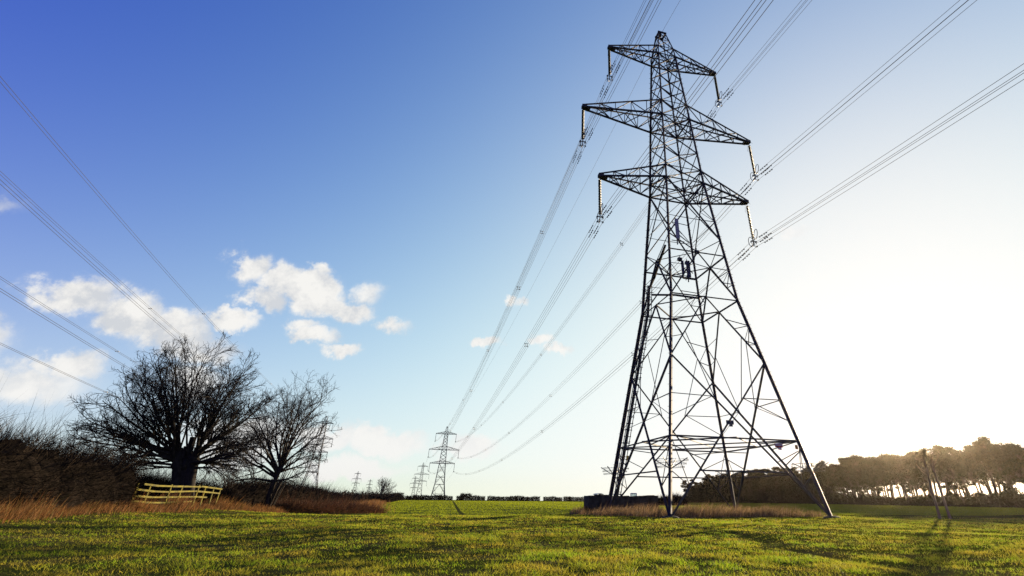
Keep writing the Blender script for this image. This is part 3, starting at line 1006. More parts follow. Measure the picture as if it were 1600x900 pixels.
def second_tree():
    xy = pol(-29.3, 48.0)
    root = empty('ash_tree', (xy[0], xy[1], float(ground_z(*xy))), R(29))
    tag(root, 'leaning thin-stemmed bare tree right of the bare oak', 'tree')
    B = Branches(23); r = B.r
    mb = MB()
    tp = [(0, 0, -.2), (.02, 0, .4), (-.02, 0, 1.0), (.04, 0, 1.7), (.16, 0, 2.4), (.3, 0, 3.0)]
    mb.tube(tp, [.26, .19, .17, .155, .15, .14], 9)
    # suckers at the foot
    for k in range(7):
        x = r.uniform(.15, .8)
        mb.tube([(x * .5, r.uniform(-.3, .3), 0), (x * .9, r.uniform(-.3, .3), 1.2), (x * 1.5 + .2, r.uniform(-.3, .3), 2.6 + r.random())], [.05, .04, .015], 5)
    mb.obj('trunk', M['bark2'], root, True)
    cfg = [dict(n=(10, 13), t0=.15, ang=(25, 55), len=(.32, .5), rmin=.018, seg=5, wob=.16, sides=4, up=.05),
           dict(n=(5, 7), t0=.2, ang=(25, 60), len=(.4, .65), rmin=.012, seg=4, wob=.2, sides=3, up=.04),
           dict(n=(4, 5), t0=.3, ang=(25, 60), len=(.4, .7), rmin=.0085, seg=3, wob=.22, sides=3)]
    for (ax, ay, az, L, x, z) in ((.08, .3, 1, 5.9, .25, 2.9), (-.7, .3, .9, 5.6, .1, 2.7), (-.95, -.3, .75, 5.4, .1, 2.5), (-.35, .6, 1, 5.9, .2, 2.8), (-.85, .5, .45, 4.8, .1, 2.3), (.15, -.6, 1, 5.4, .2, 2.9), (.1, .1, 1, 5.6, .3, 3.0), (-.45, .2, .95, 6.0, .2, 2.8), (.6, -.1, .85, 4.4, .3, 2.9), (1, .3, .35, 3.3, .2, 2.5), (-.9, -.2, .6, 5.0, .05, 2.2),
                                  (-.2, -.5, 1, 5.6, .2, 2.9), (.38, .5, .95, 5.0, .3, 3.0), (-1, .2, .25, 4.2, 0, 1.9), (.9, -.4, .55, 3.2, .2, 2.6), (-.6, .5, .8, 5.2, .1, 2.4), (-.75, -.5, .7, 5.2, .1, 2.4), (.95, .1, .12, 2.7, .1, 1.9)):
        pts, dd, rad = B.limb((x, 0, z), (ax, ay, az), L * (.90 if ax > .3 else 1.03), .10, .016, 8, .11, -.01, 5)
        B.spread(pts, dd, rad, 0, cfg)
    B.mb.obj('crown', M['bark2'], root)


second_tree()


def small_tree():
    xy = pol(-19.9, 200)
    root = empty('round_tree', (xy[0], xy[1], float(ground_z(*xy))))
    tag(root, 'small round-crowned bare tree on the skyline at the end of the hedge', 'tree')
    B = Branches(31); r = B.r
    mb = MB(); mb.tube([(0, 0, -.5), (.1, 0, .7), (0, 0, 1.6)], [.42, .3, .26], 8); mb.obj('trunk', M['barkpaled'], root, True)
    cfg = [dict(n=(7, 9), t0=.2, ang=(25, 55), len=(.4, .6), rmin=.035, seg=3, wob=.12, sides=3, up=.04),
           dict(n=(4, 6), t0=.2, ang=(25, 60), len=(.4, .6), rmin=.03, seg=2, wob=.2, sides=3)]
    for k in range(16):
        a = R(r.uniform(10, 170)); d = Vector((math.cos(a), r.uniform(-.7, .7), math.sin(a)))
        pts, dd, rad = B.limb((0, 0, 1.5), d, r.uniform(4.0, 4.9), .13, .03, 5, .08, -.01, 4)
        B.spread(pts, dd, rad, 0, cfg)
    B.mb.obj('crown', M['barkpaled'], root)


small_tree()


# ------------------------------------------------------------------ hedges
def hedge(name, path, hts, width, label, n_twig, cat='hedge', seed=1, twig=None, fuzz=.8, lean=(0.1, 0, .0), wid=.012, core=True, tl=(.35, .9), group=None):
    r = np.random.default_rng(seed)
    path = np.array(path, float); hts = np.array(hts, float)
    seg = np.hypot(*np.diff(path, axis=0).T); cum = np.concatenate([[0], np.cumsum(seg)]); L = cum[-1]
    def at(s): return np.interp(s, cum, path[:, 0]), np.interp(s, cum, path[:, 1]), np.interp(s, cum, hts)
    def nrm(s):
        x0, y0, _ = at(np.clip(s - .3, 0, L)); x1, y1, _ = at(np.clip(s + .3, 0, L))
        tx, ty = x1 - x0, y1 - y0; l = np.hypot(tx, ty) + 1e-9
        return -ty / l, tx / l
    cx, cy, _ = at(L / 2)
    parts = []
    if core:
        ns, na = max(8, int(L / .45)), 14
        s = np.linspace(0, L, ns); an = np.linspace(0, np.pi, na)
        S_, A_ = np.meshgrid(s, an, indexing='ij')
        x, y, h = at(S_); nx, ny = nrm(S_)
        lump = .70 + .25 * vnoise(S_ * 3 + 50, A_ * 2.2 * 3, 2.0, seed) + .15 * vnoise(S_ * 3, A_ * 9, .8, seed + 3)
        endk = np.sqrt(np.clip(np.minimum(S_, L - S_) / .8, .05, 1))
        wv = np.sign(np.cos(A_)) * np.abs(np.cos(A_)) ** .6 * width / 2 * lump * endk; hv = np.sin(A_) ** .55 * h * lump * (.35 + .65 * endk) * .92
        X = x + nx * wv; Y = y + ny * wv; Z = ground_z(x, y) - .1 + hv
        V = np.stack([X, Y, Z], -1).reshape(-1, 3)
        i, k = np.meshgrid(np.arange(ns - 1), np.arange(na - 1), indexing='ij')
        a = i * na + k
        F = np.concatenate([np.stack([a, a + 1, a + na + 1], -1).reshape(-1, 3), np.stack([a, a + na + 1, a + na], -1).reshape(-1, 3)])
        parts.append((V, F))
    N = n_twig
    s = r.uniform(0, L, N); x, y, h = at(s); nx, ny = nrm(s)
    a = r.uniform(0, np.pi, N)
    rr = np.sqrt(r.uniform(.25, 1, N))
    lump = .78 + .34 * vnoise(s * 3 + 50, a * 6, 2.0, seed)
    endk = np.sqrt(np.clip(np.minimum(s, L - s) / .8, .1, 1))
    wv = np.cos(a) * width / 2 * rr * lump * endk; hv = np.abs(np.sin(a)) ** .6 * h * rr * lump * (.4 + .6 * endk)
    P = np.stack([x + nx * wv, y + ny * wv, ground_z(x, y) + hv * .94], 1)
    D = np.stack([nx * np.cos(a), ny * np.cos(a), np.sin(a) * .9 + .25], 1) + r.normal(0, fuzz * .6, (N, 3)) + np.array(lean)
    D /= np.linalg.norm(D, axis=1, keepdims=True)
    Ln = r.uniform(*tl, N) * (1 + 1.3 * (r.random(N) < .10) * (np.sin(a) > .6))
    W = np.full(N, wid) * r.uniform(.7, 1.6, N)
    bend = r.normal(0, .18, (N, 3)); bend[:, 2] -= .05
    parts.append(ribbons(P, D, Ln, W, bend, 3, r))
    V, F, mi = join(parts)
    z0 = float(ground_z(cx, cy))
    V = V - np.array([cx, cy, z0])
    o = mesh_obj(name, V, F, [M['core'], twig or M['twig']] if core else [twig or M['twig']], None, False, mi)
    o.location = (cx, cy, z0)
    tag(o, label, cat, group)
    return o


hedge('hedge', [(-16.5, 0.5), (-17.6, 6.0), (-18.6, 12), (-20.0, 19), (-21.4, 25.6)], [2.7, 2.7, 2.5, 2.35, 1.9], 2.6,
      'tall dark overgrown hedge at the left edge, left of the yellow fence', 42000, seed=3, tl=(.3, .95))
h2a = pol(-33.0, 43.5)
hedge('hedge', [h2a, (-29.2, 52), (-34.0, 70), (-43.0, 101)], [1.5, 1.9, 1.75, 1.3], 2.6,
      'long dark hedge running away from the fence behind the leaning bare tree', 26000, seed=5, wid=.022, tl=(.35, .9))
hedge('hedge', [(-43.0, 101), (-58, 155), (-78, 222)], [1.3, 1.5, 1.7], 3.4,
      'distant dark end of the hedge at the field corner on the skyline', 9000, seed=6, wid=.06, tl=(.5, 1.1))
hedge('hedge', [pol(-39.0, 44.5), pol(-37.5, 45.5), pol(-33.5, 47)], [2.0, 1.3, 1.3], 2.0,
      'low brown scrub directly behind the yellow fence and the oak trunk', 12000, seed=8, wid=.016)
hedge('bramble_thicket', [pol(-28.5, 50), pol(-25.5, 53), pol(-22.6, 58), pol(-20.3, 62)], [.6, .75, .8, .4], 4.0,
      'reddish brown bramble thicket in the hollow below the long hedge', 8500, 'bramble', seed=9, twig=M['twigred'], wid=.022, tl=(.25, .7), core=False, lean=(.1, 0, .3), fuzz=.9)
hedge('hedge', [pol(-19.6, 150), pol(-18.4, 215), pol(-18.0, 232)], [1.5, 2.0, 1.7], 3.0,
      'dark rounded scrub on top of the orange grass bank by the sown field', 6000, seed=12, wid=.07, tl=(.4, .9))
hedge('weed_clump', [pol(-.6, 46.5), pol(.25, 46.8), pol(.9, 47)], [.25, .55, .5], .9,
      'small dark weed clump at the left end of the concrete wall', 900, 'weeds', seed=15, wid=.02, tl=(.15, .4), core=False, lean=(0, 0, .6))
hedge('scrub', [pol(7.6, 120), pol(9.2, 124), pol(10.2, 128)], [1.3, 2.0, 1.8], 3.0,
      'dark scrub bush between the concrete wall and the wood', 5000, 'bush', seed=14, wid=.05, tl=(.3, .8))


# clipped hedgerow along the far edge of the sown field: single bushes
def hedgerow():
    protos = []
    for k in range(5):
        r = random.Random(70 + k)
        B = Branches(70 + k)
        for i in range(r.randint(2, 4)):
            x = r.uniform(-.6, .6)
            B.mb.tube([(x, 0, -.1), (x + r.uniform(-.1, .1), 0, .5), (x + r.uniform(-.2, .2), 0, 1.0)], [.09, .07, .05], 5)
        g = np.random.default_rng(k)
        N = 900
        P = np.stack([g.uniform(-1.5, 1.5, N), g.uniform(-.6, .6, N), g.uniform(.08, 1.7, N)], 1)
        D = g.normal(size=(N, 3)); D[:, 2] = np.abs(D[:, 2]); D /= np.linalg.norm(D, axis=1, keepdims=True)
        V, F = ribbons(P, D, g.uniform(.3, .75, N), g.uniform(.07, .15, N), g.normal(0, .2, (N, 3)), 2, g)
        protos.append((B.mb, V, F))
    first = [None] * 5
    r = random.Random(9)
    az = -18.3
    i = 0
    while az < 8.2:
        d = 262 + (az + 18) * .6
        x, y = pol(az, d)
        k = i % 5
        if first[k] is None:
            root = empty('hedgerow_bush', (x, y, float(ground_z(x, y))))
            protos[k][0].obj('stem', M['twig'], root)
            mesh_obj('crown', protos[k][1], protos[k][2], M['twig'], root)
            first[k] = root; o = root
        else:
            o = copy_tree(first[k]); o.location = (x, y, float(ground_z(x, y)))
        sc = r.uniform(.95, 1.2)
        if i == 0: sc = 1.6
        if r.random() < .07: sc *= 1.35
        o.scale = (sc * r.uniform(.9, 1.15), sc, sc); o.rotation_euler = (0, 0, r.uniform(-.3, .3) + (math.pi if r.random() < .5 else 0))
        tag(o, 'clipped dark bush in the thin hedgerow along the skyline of the sown field', 'bush', 'bushes of the skyline hedgerow')
        if i == 0:
            tag(o, 'tall dark bush at the left end of the skyline hedgerow', 'bush')
        az += r.uniform(.52, .72) * (1 if r.random() < .85 else 1.6)
        i += 1


hedgerow()


def distant_wood():
    r = np.random.default_rng(4)
    N = 5000
    az = r.uniform(-34, -16, N); d = r.uniform(800, 900, N)
    prof = 4.0 + 5.0 * vnoise(az * 10, az * 0, 12, 3) + 2.5 * vnoise(az * 10, az * 0, 3, 5)
    prof *= 1 - .75 * sstep(az, -21, -17)
    P = np.stack([d * np.sin(np.radians(az)), d * np.cos(np.radians(az)), r.uniform(-3.5, 1, N) * 1.0 + prof * r.uniform(.0, 1, N)], 1)
    D = r.normal(size=(N, 3)); D /= np.linalg.norm(D, axis=1, keepdims=True)
    V, F = ribbons(P, D, r.uniform(1.5, 3.0, N), r.uniform(1.2, 2.2, N), r.normal(0, .2, (N, 3)), 2, r)
    o = mesh_obj('distant_wood', V, F, M['scrub'])
    tag(o, 'low dark line of far woodland on the left skyline', 'woodland', kind='stuff')


distant_wood()


# ------------------------------------------------------------------ split-rail fence
def fence():
    a = np.array(pol(-38.9, 33.0)); b = np.array(pol(-33.0, 41.5))
    c = (a + b) / 2
    root = empty('rail_fence', (c[0], c[1], float(ground_z(*c))))
    tag(root, 'weathered yellow-green wooden rail fence beneath the bare oak', 'fence')
    r = random.Random(3)
    d = b - a; L = np.hypot(*d); d /= L
    def pt(t, z, off=0.0):
        x, y = a + d * (L * t) - c
        gz = float(ground_z(x + c[0], y + c[1])) - float(ground_z(*c))
        return Vector((x - d[1] * off, y + d[0] * off, gz + z))
    ts = [0.02, .13, .34, .46, .66, .76, .88, .97]
    tl = [r.uniform(-.06, .06) for _ in ts]
    for t, l in zip(ts, tl):
        mb = MB()
        mb.bar(pt(t, -.25), pt(t + l * .15, 1.12 + r.uniform(-.04, .06)), .075, .07)
        mb.obj('post', M['fence'], root)
    rails = [(1.08, .05, .985), (.83, 0, .97), (.58, .0, .80), (.35, .0, .62)]
    for (z, t0, t1) in rails:
        cuts = [t0, .33 + r.uniform(-.02, .02), .66 + r.uniform(-.02, .02), t1] if t1 > .7 else [t0, .33, t1]
        for q0, q1 in zip(cuts[:-1], cuts[1:]):
            mb = MB()
            z0, z1 = z + r.uniform(-.018, .018), z + r.uniform(-.018, .018)
            mid = pt((q0 + q1) / 2, (z0 + z1) / 2 - .008, -.075)
            p0, p1 = pt(q0 + .003, z0, -.075), pt(q1 - .003, z1, -.075)
            mb.bar(p0, mid, .04, .08); mb.bar(mid, p1, .04, .07)
            mb.obj('rail', M['fence'], root)


fence()


# ------------------------------------------------------------------ grasses
def grass_blades(x, y, hmul, rr, lean, wmul=1.0, hbase=(.045, .12), segs=2, sx=.55):
    N = len(x)
    P = np.stack([x, y, ground_z(x, y) - .005], 1)
    D = np.stack([rr.normal(lean[0], sx, N), rr.normal(lean[1], sx, N), np.ones(N)], 1); D /= np.linalg.norm(D, axis=1, keepdims=True)
    d = np.hypot(x, y)
    L = rr.uniform(*hbase, N) * hmul
    W = .0055 * np.maximum(1, d / 9) ** .85 * wmul * rr.uniform(.7, 1.4, N)
    bend = rr.normal(0, .35, (N, 3)); bend[:, 2] = -.25 * rr.random(N)
    return ribbons(P, D, L, W, bend, segs, rr)


def field_grass():
    r = np.random.default_rng(21)
    N = 620000
    # density falls off with distance
    dmax, dmin, p = 50.0, 4.5, .62
    d = (r.uniform(dmin ** p, dmax ** p, N)) ** (1 / p)
    az = np.radians(r.uniform(-66, 54, N))
    x, y = d * np.sin(az), d * np.cos(az)
    # gather into tussocks
    jx, jy = r.normal(0, .0, N), r.normal(0, .0, N)
    t1 = vnoise(x, y, .32, 1); t2_ = vnoise(x, y, 1.3, 2); t3 = vnoise(x, y, 5.0, 8)
    u, v = uv_of(x, y)
    inside = (u > -33.2 + 2.4 * vnoise(v, v * 0, 2.0, 5)) & (v < 3 + 2 * vnoise(u, u * 0, 4, 3))
    t4 = vnoise(x, y, 2.6, 17); t5 = vnoise(x, y, .75, 19)
    tus = np.clip(1.15 * t4 + .75 * t5 - .45, .0, 1.25)
    keep = inside & (r.random(N) < .10 + 1.25 * t1 ** 1.2 * (0.25 + .5 * t2_ + .75 * tus))
    rut = np.exp(-((x - rut_x(y)) / .35) ** 2) * (y < 26)
    hm = .74 * (.30 + 1.4 * t1 ** 1.6 * (.15 + .55 * t2_ + .85 * tus) + .25 * t3) * (1 - .4 * rut)
    x, y, hm = x[keep], y[keep], hm[keep]
    V, F = grass_blades(x, y, hm, r, (-.12, -.18))
    o = mesh_obj('meadow_grass', V, F, M['grass'])
    tag(o, 'short tussocky green pasture grass in the foreground', 'grass', kind='stuff')


field_grass()


def crop():
    r = np.random.default_rng(22)
    N = 260000
    d = r.uniform(36 ** .55, 280 ** .55, N) ** (1 / .55)
    az = np.radians(r.uniform(-28, 46, N))
    x, y = d * np.sin(az), d * np.cos(az)
    u, v = uv_of(x, y)
    w = x * .973 + y * .232
    rows = (np.abs(w - 1.35) > .26) & ((np.abs(w + 4.2) > .25) | (r.random(N) < .4)) & (vnoise(w, w * 0, .5, 3) > .25 * r.random(N))
    azd = np.degrees(az)
    keep = (v > 2) & rows & (azd > -20.6 + (d - 60) * .009) & (x < 82)
    x, y, d = x[keep], y[keep], d[keep]
    V, F = grass_blades(x, y, np.clip(d / 60, .9, 1.8), r, (-.1, -.15), 1.5, (.05, .10), 2)
    o = mesh_obj('crop', V, F, M['crop'])
    tag(o, 'short green crop on the rising field behind the pasture', 'crop', kind='stuff')


crop()


def dry_grass():
    r = np.random.default_rng(30)
    Vs = []
    # strip along the hedge foot and under the fence
    N = 46000
    t = r.uniform(0, 1, N)
    path = np.array([(-13.5, 2), (-15.2, 12), (-17.6, 19), (-19.6, 25), (-21.5, 33), (-21.8, 40), (-24, 50), (-25, 58)], float)
    seg = np.hypot(*np.diff(path, axis=0).T); cum = np.concatenate([[0], np.cumsum(seg)]) / seg.sum()
    px, py = np.interp(t, cum, path[:, 0]), np.interp(t, cum, path[:, 1])
    off = r.normal(0, .5, N) - .75 - .6 * vnoise(px * 1, py * 1, .9, 14)
    hn = vnoise(px * 1, py * 1, 1.1, 4) * .65 + vnoise(px, py, 3, 9) * .6
    x, y = px + off, py + r.normal(0, .4, N)
    spk = np.clip(vnoise(px, py, .45, 31) - .62, 0, 1) * 2.6
    hh = (.14 + .75 * hn ** 2.2 + spk * hn) * np.exp(-np.clip(off - .1, 0, 3) * 1.4)
    hh *= np.interp(py, [0, 12, 24, 27, 34, 58], [1.2, 1.15, 1.0, 1.3, 1.0, .8])
    kp = r.random(N) < .22 + 1.1 * vnoise(x, y, .85, 41)
    x, y, hh, py = x[kp], y[kp], hh[kp], py[kp]; N = len(x)
    P = np.stack([x, y, ground_z(x, y) - .02], 1)
    D = np.stack([r.normal(.12, .22, N), r.normal(.0, .22, N), np.ones(N)], 1); D /= np.linalg.norm(D, axis=1, keepdims=True)
    bend = r.normal(0, .16, (N, 3)); bend[:, 0] += .14; bend[:, 2] = -.12
    dd = np.hypot(x, y)
    V, F = ribbons(P, D, hh * r.uniform(.55, 1.1, N), .008 * np.maximum(1, dd / 16) * r.uniform(.7, 1.5, N), bend, 3, r)
    o = mesh_obj('dead_grass', V, F, M['dry'])
    tag(o, 'tall orange dead grass along the foot of the hedge and fence', 'dry grass', kind='stuff')
    # bank beside the sown field
    N = 9000
    d = r.uniform(58, 235, N); azb = -20.9 + (d - 60) * .0095
    off = r.normal(0, 1, N) * (1.3) - .9
    x, y = d * np.sin(np.radians(azb)) + off, d * np.cos(np.radians(azb)) + r.normal(0, .5, N)
    P = np.stack([x, y, ground_z(x, y)], 1)
    D = np.stack([r.normal(.1, .25, N), r.normal(0, .25, N), np.ones(N)], 1); D /= np.linalg.norm(D, axis=1, keepdims=True)
    V, F = ribbons(P, D, r.uniform(.3, .85, N), .03 * np.maximum(1, d / 60) * r.uniform(.7, 1.3, N), r.normal(0, .15, (N, 3)), 2, r)
    o = mesh_obj('bank_grass', V, F, M['dry'])
    tag(o, 'orange dead grass on the bank along the left edge of the sown field', 'dry grass', kind='stuff')
    # seeded grass round the feet of the pylon
    N = 26000
    u = r.uniform(-9.5, 7.6, N); v = r.uniform(-5.6, 4.5, N)
    edge = vnoise(u, v, 1.5, 6)
    near = np.interp(u, [-9.5, -7, -5.7, 0, 5, 7.6], [1.5, -3.0, -4.9, -4.2, -4.0, -4.6])
    keep = (v > near + .9 * edge) & (r.random(N) < .10 + 1.05 * vnoise(u, v, .7, 2))
    u, v = u[keep], v[keep]; N = len(u)
    x, y = TX + AX[0] * u + NX[0] * v, TY + AX[1] * u + NX[1] * v
    h = (.24 + .98 * vnoise(u, v, .8, 3) ** 1.5) * np.interp(u, [-9.5, -6, 4, 7.6], [.8, 1, .9, .55])
    P = np.stack([x, y, ground_z(x, y) - .02], 1)
    D = np.stack([r.normal(.22, .2, N), r.normal(-.05, .2, N), np.ones(N)], 1); D /= np.linalg.norm(D, axis=1, keepdims=True)
    bend = r.normal(0, .14, (N, 3)); bend[:, 0] += .15; bend[:, 2] = -.08
    V, F = ribbons(P, D, h * r.uniform(.6, 1.15, N), .022 * r.uniform(.6, 1.5, N), bend, 3, r)
    o = mesh_obj('seeded_grass', V, F, M['reed'])
    tag(o, 'pinkish brown seeded grass growing round the feet of the tall pylon', 'dry grass', kind='stuff')


dry_grass()


# ------------------------------------------------------------------ concrete wall, sheets, tractor
def wall():
    a = np.array(pol(.35, 47.5)); b = np.array(pol(7.4, 50.5))
    c = (a + b) / 2; d = b - a; L = float(np.hypot(*d)); rz = math.atan2(d[1], d[0])
    gz = float(ground_z(*c))
    root = empty('concrete_wall', (c[0], c[1], gz), rz)
    tag(root, 'low dark weathered concrete wall behind the left leg of the tall pylon', 'wall')
    r = random.Random(8)
    n = 7
    for i in range(n):
        mb = MB()
        w = L / n
        x = -L / 2 + (i + .5) * w
        h = 1.32 + r.uniform(-.05, .04)
        hw = w / 2 - .008
        tl = r.uniform(-.02, .02)
        prof = [(-hw, -.3), (hw, -.3), (hw, h + tl), (hw * .5, h + r.uniform(-.03, .03)), (0, h + r.uniform(-.03, .03)), (-hw * .5, h + r.uniform(-.03, .02)), (-hw, h - tl)]
        y0 = r.uniform(-.02, .02)
        vs = [(x + px, y0 - .55, pz) for px, pz in prof] + [(x + px, y0 + .55, pz) for px, pz in prof]
        m = len(prof)
        mb.add(vs, [tuple(range(m)), tuple(range(2 * m - 1, m - 1, -1))] + [(k, k + m, (k + 1) % m + m, (k + 1) % m) for k in range(m)])
        mb.obj('wall_block', M['concrete'], root)
    for i, (x, w, lab) in enumerate(((-.74 * L / 2 + .25, .62, 'small grey metal sheet lying on the concrete wall near its left end'), (-.08 * L, 1.05, 'larger grey metal sheet lying on the concrete wall right of the pylon leg'))):
        mb = MB()
        vs = []
        for k in range(9):
            t = k / 8 * 2 - 1
            vs.append((t * w / 2, .07 * (1 - t * t)))
        pts = [(px, -.45, pz) for px, pz in vs] + [(px, .45, pz) for px, pz in vs] + [(px, -.45, pz + .03) for px, pz in vs] + [(px, .45, pz + .03) for px, pz in vs]
        f = []
        for k in range(8):
            f += [(k, k + 9, k + 10, k + 1), (k + 18, k + 19, k + 28, k + 27), (k, k + 1, k + 19, k + 18), (k + 9, k + 27, k + 28, k + 10)]
        f += [(0, 18, 27, 9), (8, 17, 35, 26)]
        mb.add(pts, f)
        o = mb.obj('metal_sheet', M['sheet'])
        p = Matrix.Rotation(rz, 3, 'Z') @ Vector((x, 0, 1.37))
        o.location = (c[0] + p.x, c[1] + p.y, gz + p.z); o.rotation_euler = (0, 0, rz)
        tag(o, lab, 'metal sheet')


wall()


def tractor():
    x, y = pol(5.22, 118)
    root = empty('tractor', (x, y, float(ground_z(x, y))), R(-5))
    tag(root, 'tractor parked beyond the concrete wall, only its glazed cab showing', 'tractor')
    b = MB(); b.box((0, 0, .85), (.9, 2.6, .5)); b.box((0, -1.3, 1.05), (.75, 1.5, .55)); b.box((0, -2.08, 1.0), (.6, .08, .5)); b.tube([(.3, -1.2, 1.3), (.3, -1.2, 1.9)], .04, 6)
    b.obj('body', M['tractorpaint'], root)
    cab = MB()
    for sx in (-.68, .68):
        for sy in (-.1, 1.25): cab.bar((sx, sy, 1.1), (sx * .92, sy, 2.12), .12)
        cab.bar((sx, -.1, 1.2), (sx, 1.25, 1.2), .1, .25)
    for sy in (-.1, 1.25): cab.bar((-.68, sy, 1.2), (.68, sy, 1.2), .1, .25)
    cab.bar((-.34, -.1, 1.2), (-.32, -.1, 2.12), .06); cab.bar((.34, -.1, 1.2), (.32, -.1, 2.12), .06)
    cab.box((0, .57, 2.17), (1.42, 1.6, .12)); cab.box((0, .57, 2.25), (1.15, 1.35, .06))
    co = cab.obj('cab', M['cabpaint'], root)
    g = MB()
    for sy in (-.11, 1.26): g.box((0, sy, 1.7), (1.2, .012, .8))
    g.obj('window', M['pane'], co)
    for (sx, sy, rad, w) in ((-.75, .9, .72, .4), (.75, .9, .72, .4), (-.62, -1.5, .45, .28), (.62, -1.5, .45, .28)):
        t = MB()
        n = 20
        prof = [(rad * .55, -w / 2), (rad * .92, -w / 2), (rad, -w * .3), (rad, w * .3), (rad * .92, w / 2), (rad * .55, w / 2)]
        vs = []
        for k in range(n):
            a = 2 * math.pi * k / n
            vs += [(sx + off, sy + math.cos(a) * q, rad + math.sin(a) * q) for q, off in prof]
        m = len(prof)
        t.add(vs, [(k * m + i, k * m + (i + 1) % m, ((k + 1) % n) * m + (i + 1) % m, ((k + 1) % n) * m + i) for k in range(n) for i in range(m)])
        w_o = t.obj('wheel', M['tyre'], root, True)
        h = MB(); h.tube([(sx - w * .3, sy, rad), (sx + w * .3, sy, rad)], rad * .56, 14); h.obj('rim', M['sign_yellow'], w_o)


tractor()


# ------------------------------------------------------------------ pine wood on the right
def needle_cloud(r, blobs, per, size):
    Ps = []
    for (x, y, z, a, b) in blobs:
        q = r.normal(size=(per, 3)); q /= np.linalg.norm(q, axis=1, keepdims=True)
        q *= np.where(r.random((per, 1)) < .75, r.random((per, 1)) ** .45, .75 + np.abs(r.normal(0, .35, (per, 1))))
        Ps.append(q * np.array([a, a, b]) + np.array([x, y, z]))
    P = np.concatenate(Ps); N = len(P)
    D = r.normal(size=(N, 3)); D[:, 2] += .3; D /= np.linalg.norm(D, axis=1, keepdims=True)
    return ribbons(P, D, r.uniform(.6, 1.3, N) * size, r.uniform(.5, 1.0, N) * size, r.normal(0, .3, (N, 3)), 2, r)


def pine_proto(seed, H, bare, spread=2.2, nb=16, per=85, size=.33):
    r = np.random.default_rng(seed); rr = random.Random(seed)
    B = Branches(seed)
    lean = rr.uniform(-.12, .12)
    n = 8
    tp = [(lean * H * (i / n) ** 1.3 + rr.gauss(0, .05), rr.gauss(0, .05), H * .93 * i / n - .2) for i in range(n + 1)]
    B.mb.tube(tp, [.24 * (1 - .75 * i / n) + .03 for i in range(n + 1)], 7)
    blobs = []
    for k in range(nb):
        t = rr.uniform(bare, 1.0)
        a = rr.uniform(0, 6.28)
        wide = spread * (1.05 - .75 * max(0, (t - bare) / (1 - bare)) ** 1.6) * rr.uniform(.35, 1)
        base = Vector(tp[min(n, int(t * n))])
        c = Vector((base.x + math.cos(a) * wide, base.y + math.sin(a) * wide, t * H + rr.uniform(-.1, .3)))
        s = rr.uniform(.45, .95)
        blobs.append((c.x, c.y, c.z, s * 1.05, s * .5))
        B.mb.tube([base - Vector((0, 0, .5)), base.lerp(c, .5) + Vector((0, 0, .1)), c], [.07, .05, .02], 4)
    blobs.append((tp[-1][0], tp[-1][1], H * .97, .9, .7))
    # dead snags below the crown
    for k in range(7):
        t = rr.uniform(bare * .4, bare + .05); a = rr.uniform(0, 6.28); b = Vector(tp[min(n, int(t * n))])
        B.mb.tube([b, b + Vector((math.cos(a) * .8, math.sin(a) * .8, .1)), b + Vector((math.cos(a) * 1.5, math.sin(a) * 1.5, rr.uniform(-.2, .5)))], [.045, .03, .012], 4)
    for k in range(2):
        t = rr.uniform(bare * .85, bare + .05); a = rr.uniform(0, 6.28); b = Vector(tp[min(n, int(t * n))]); s = rr.uniform(.4, .7)
        blobs.append((b.x + math.cos(a) * 1.2, b.y + math.sin(a) * 1.2, b.z + .2, s, s * .5))
    V, F = needle_cloud(r, blobs, per, size)
    root = empty('pine_tree', (0, 0, 0))
    B.mb.obj('trunk', M['pinebark'], root, True)
    mesh_obj('crown', V, F, M['needle'], root)
    return root


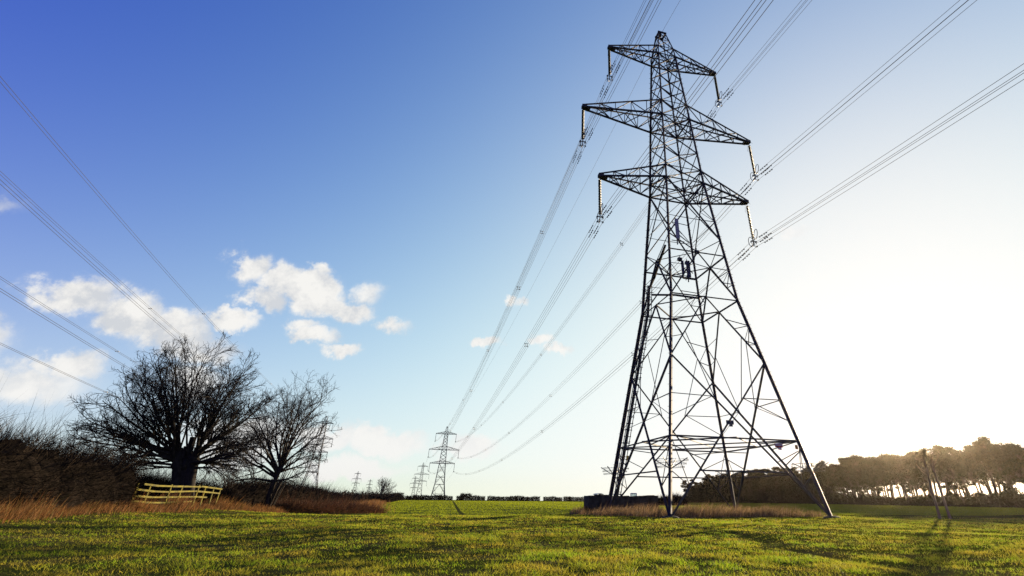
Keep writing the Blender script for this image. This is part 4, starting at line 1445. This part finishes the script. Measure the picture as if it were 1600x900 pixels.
def wood():
    protos = [pine_proto(100 + k, 11.5, b, sp, nb) for k, (b, sp, nb) in enumerate(((.54, 3.3, 42), (.50, 2.8, 38), (.58, 3.6, 40), (.44, 3.0, 42), (.55, 2.6, 34), (.26, 2.9, 46)))]
    used = [False] * 6
    r = random.Random(77)
    # edge of the wood in plan (x, y), then rows behind
    edge = [(86, 92), (86, 106), (84, 130), (82, 160), (81, 196), (72, 250), (58, 318)]
    seg = [math.dist(a, b) for a, b in zip(edge[:-1], edge[1:])]; tot = sum(seg)
    def at(s):
        for (a, b), l in zip(zip(edge[:-1], edge[1:]), seg):
            if s <= l: return (a[0] + (b[0] - a[0]) * s / l, a[1] + (b[1] - a[1]) * s / l)
            s -= l
        return edge[-1]
    cnt = 0
    for row in range(4):
        s = r.uniform(0, 2)
        while s < tot:
            x, y = at(s)
            x += row * 4.2 + r.uniform(-1.3, 1.3); y += r.uniform(-1, 1)
            if row == 3 and y < 180: s += 3.0; continue
            k = r.choice((0, 1, 2, 4, 0, 2, 3) if y < 200 else (3, 5, 5, 1))
            if used[k]: o = copy_tree(protos[k])
            else: o = protos[k]; used[k] = True
            sc = r.uniform(.74, 1.10)
            if y < 112: sc *= r.uniform(1.0, 1.09)
            if y > 290: sc *= .9
            if row > 1: sc *= .97
            o.location = (x, y, float(ground_z(x, y))); o.rotation_euler = (0, 0, r.uniform(0, 6.28)); o.scale = (sc * r.uniform(.95, 1.15),) * 2 + (sc,)
            tag(o, 'tall dark pine among the backlit trees of the wood on the right', 'tree', 'pines of the wood on the right')
            cnt += 1
            s += r.uniform(2.6, 4.4) * (1.0 if y < 200 else 1.15)
    for k in range(6):
        if not used[k]: tag(protos[k], 'tall dark pine among the backlit trees of the wood on the right', 'tree', 'pines of the wood on the right'); protos[k].location = (100, 250 + 6 * k, 0)
    # understorey shrubs
    rr = np.random.default_rng(55)
    shr = []
    for k in range(4):
        blobs = [(rr.uniform(-1.8, 1.8), rr.uniform(-1, 1), rr.uniform(.3, 2.0), rr.uniform(.7, 1.2), rr.uniform(.5, .9)) for _ in range(11)]
        V, F = needle_cloud(rr, blobs, 130, .34)
        b = MB()
        for _ in range(5):
            x = rr.uniform(-1, 1); b.tube([(x, 0, -.2), (x * 1.2, rr.uniform(-.3, .3), 1.0), (x * 1.5, rr.uniform(-.5, .5), 1.9)], [.06, .045, .02], 5)
        root = empty('shrub', (0, 0, 0)); b.obj('stem', M['pinebark'], root); mesh_obj('crown', V, F, M['scrub'], root)
        shr.append(root)
    i = 0
    for row in range(2):
        s = row * 1.2
        while s < tot:
            x, y = at(s)
            x += r.uniform(-.8, .8) + (-1.4 if row == 0 else 5.5)
            o = shr[i % 4] if i < 4 else copy_tree(shr[i % 4])
            sc = r.choice((.7, .75, .8, .85, .95, 1.1)) * r.uniform(.9, 1.1) * (1.0 if y < 200 else 1.35)
            o.location = (x, y, float(ground_z(x, y))); o.rotation_euler = (0, 0, r.uniform(0, 6.28)); o.scale = (sc, sc, sc * r.uniform(.9, 1.15))
            tag(o, 'dark shrub in the understorey along the foot of the pine wood', 'shrub', 'shrubs along the foot of the wood')
            i += 1; s += r.uniform(2.4, 3.4)


wood()


def twin_pine():
    x, y = pol(32.6, 46.5)
    z = float(ground_z(x, y))
    root = empty('twin_pine', (x, y, z), R(-32.6))
    tag(root, 'small pine with two bare trunks side by side against the sun', 'tree')
    r = np.random.default_rng(5)
    for sx, lx in ((-.29, .02), (.29, -.04)):
        mb = MB()
        mb.tube([(sx * 1.1, 0, -.15), (sx, 0, .25), (sx + lx, .03, 1.5), (sx * .88 + lx, 0, 2.8), (sx * .75, .05, 3.9)], [.13, .09, .082, .075, .045], 9)
        for k in range(4):
            a = r.uniform(0, 6.28); zz = r.uniform(2.6, 3.4)
            mb.tube([(sx * .85, 0, zz), (sx + math.cos(a) * .3, math.sin(a) * .3, zz + .3), (sx + math.cos(a) * .5, math.sin(a) * .5, zz + .6)], [.05, .035, .015], 5)
        mb.obj('trunk', M['barkpaled'], root, True)
    blobs = [(r.uniform(-.26, .26), r.uniform(-.3, .3), r.uniform(3.6, 4.25), r.uniform(.14, .24), r.uniform(.14, .22)) for _ in range(5)]
    V, F = needle_cloud(r, blobs, 40, .10)
    mesh_obj('crown', V, F, M['needle'], root)


twin_pine()
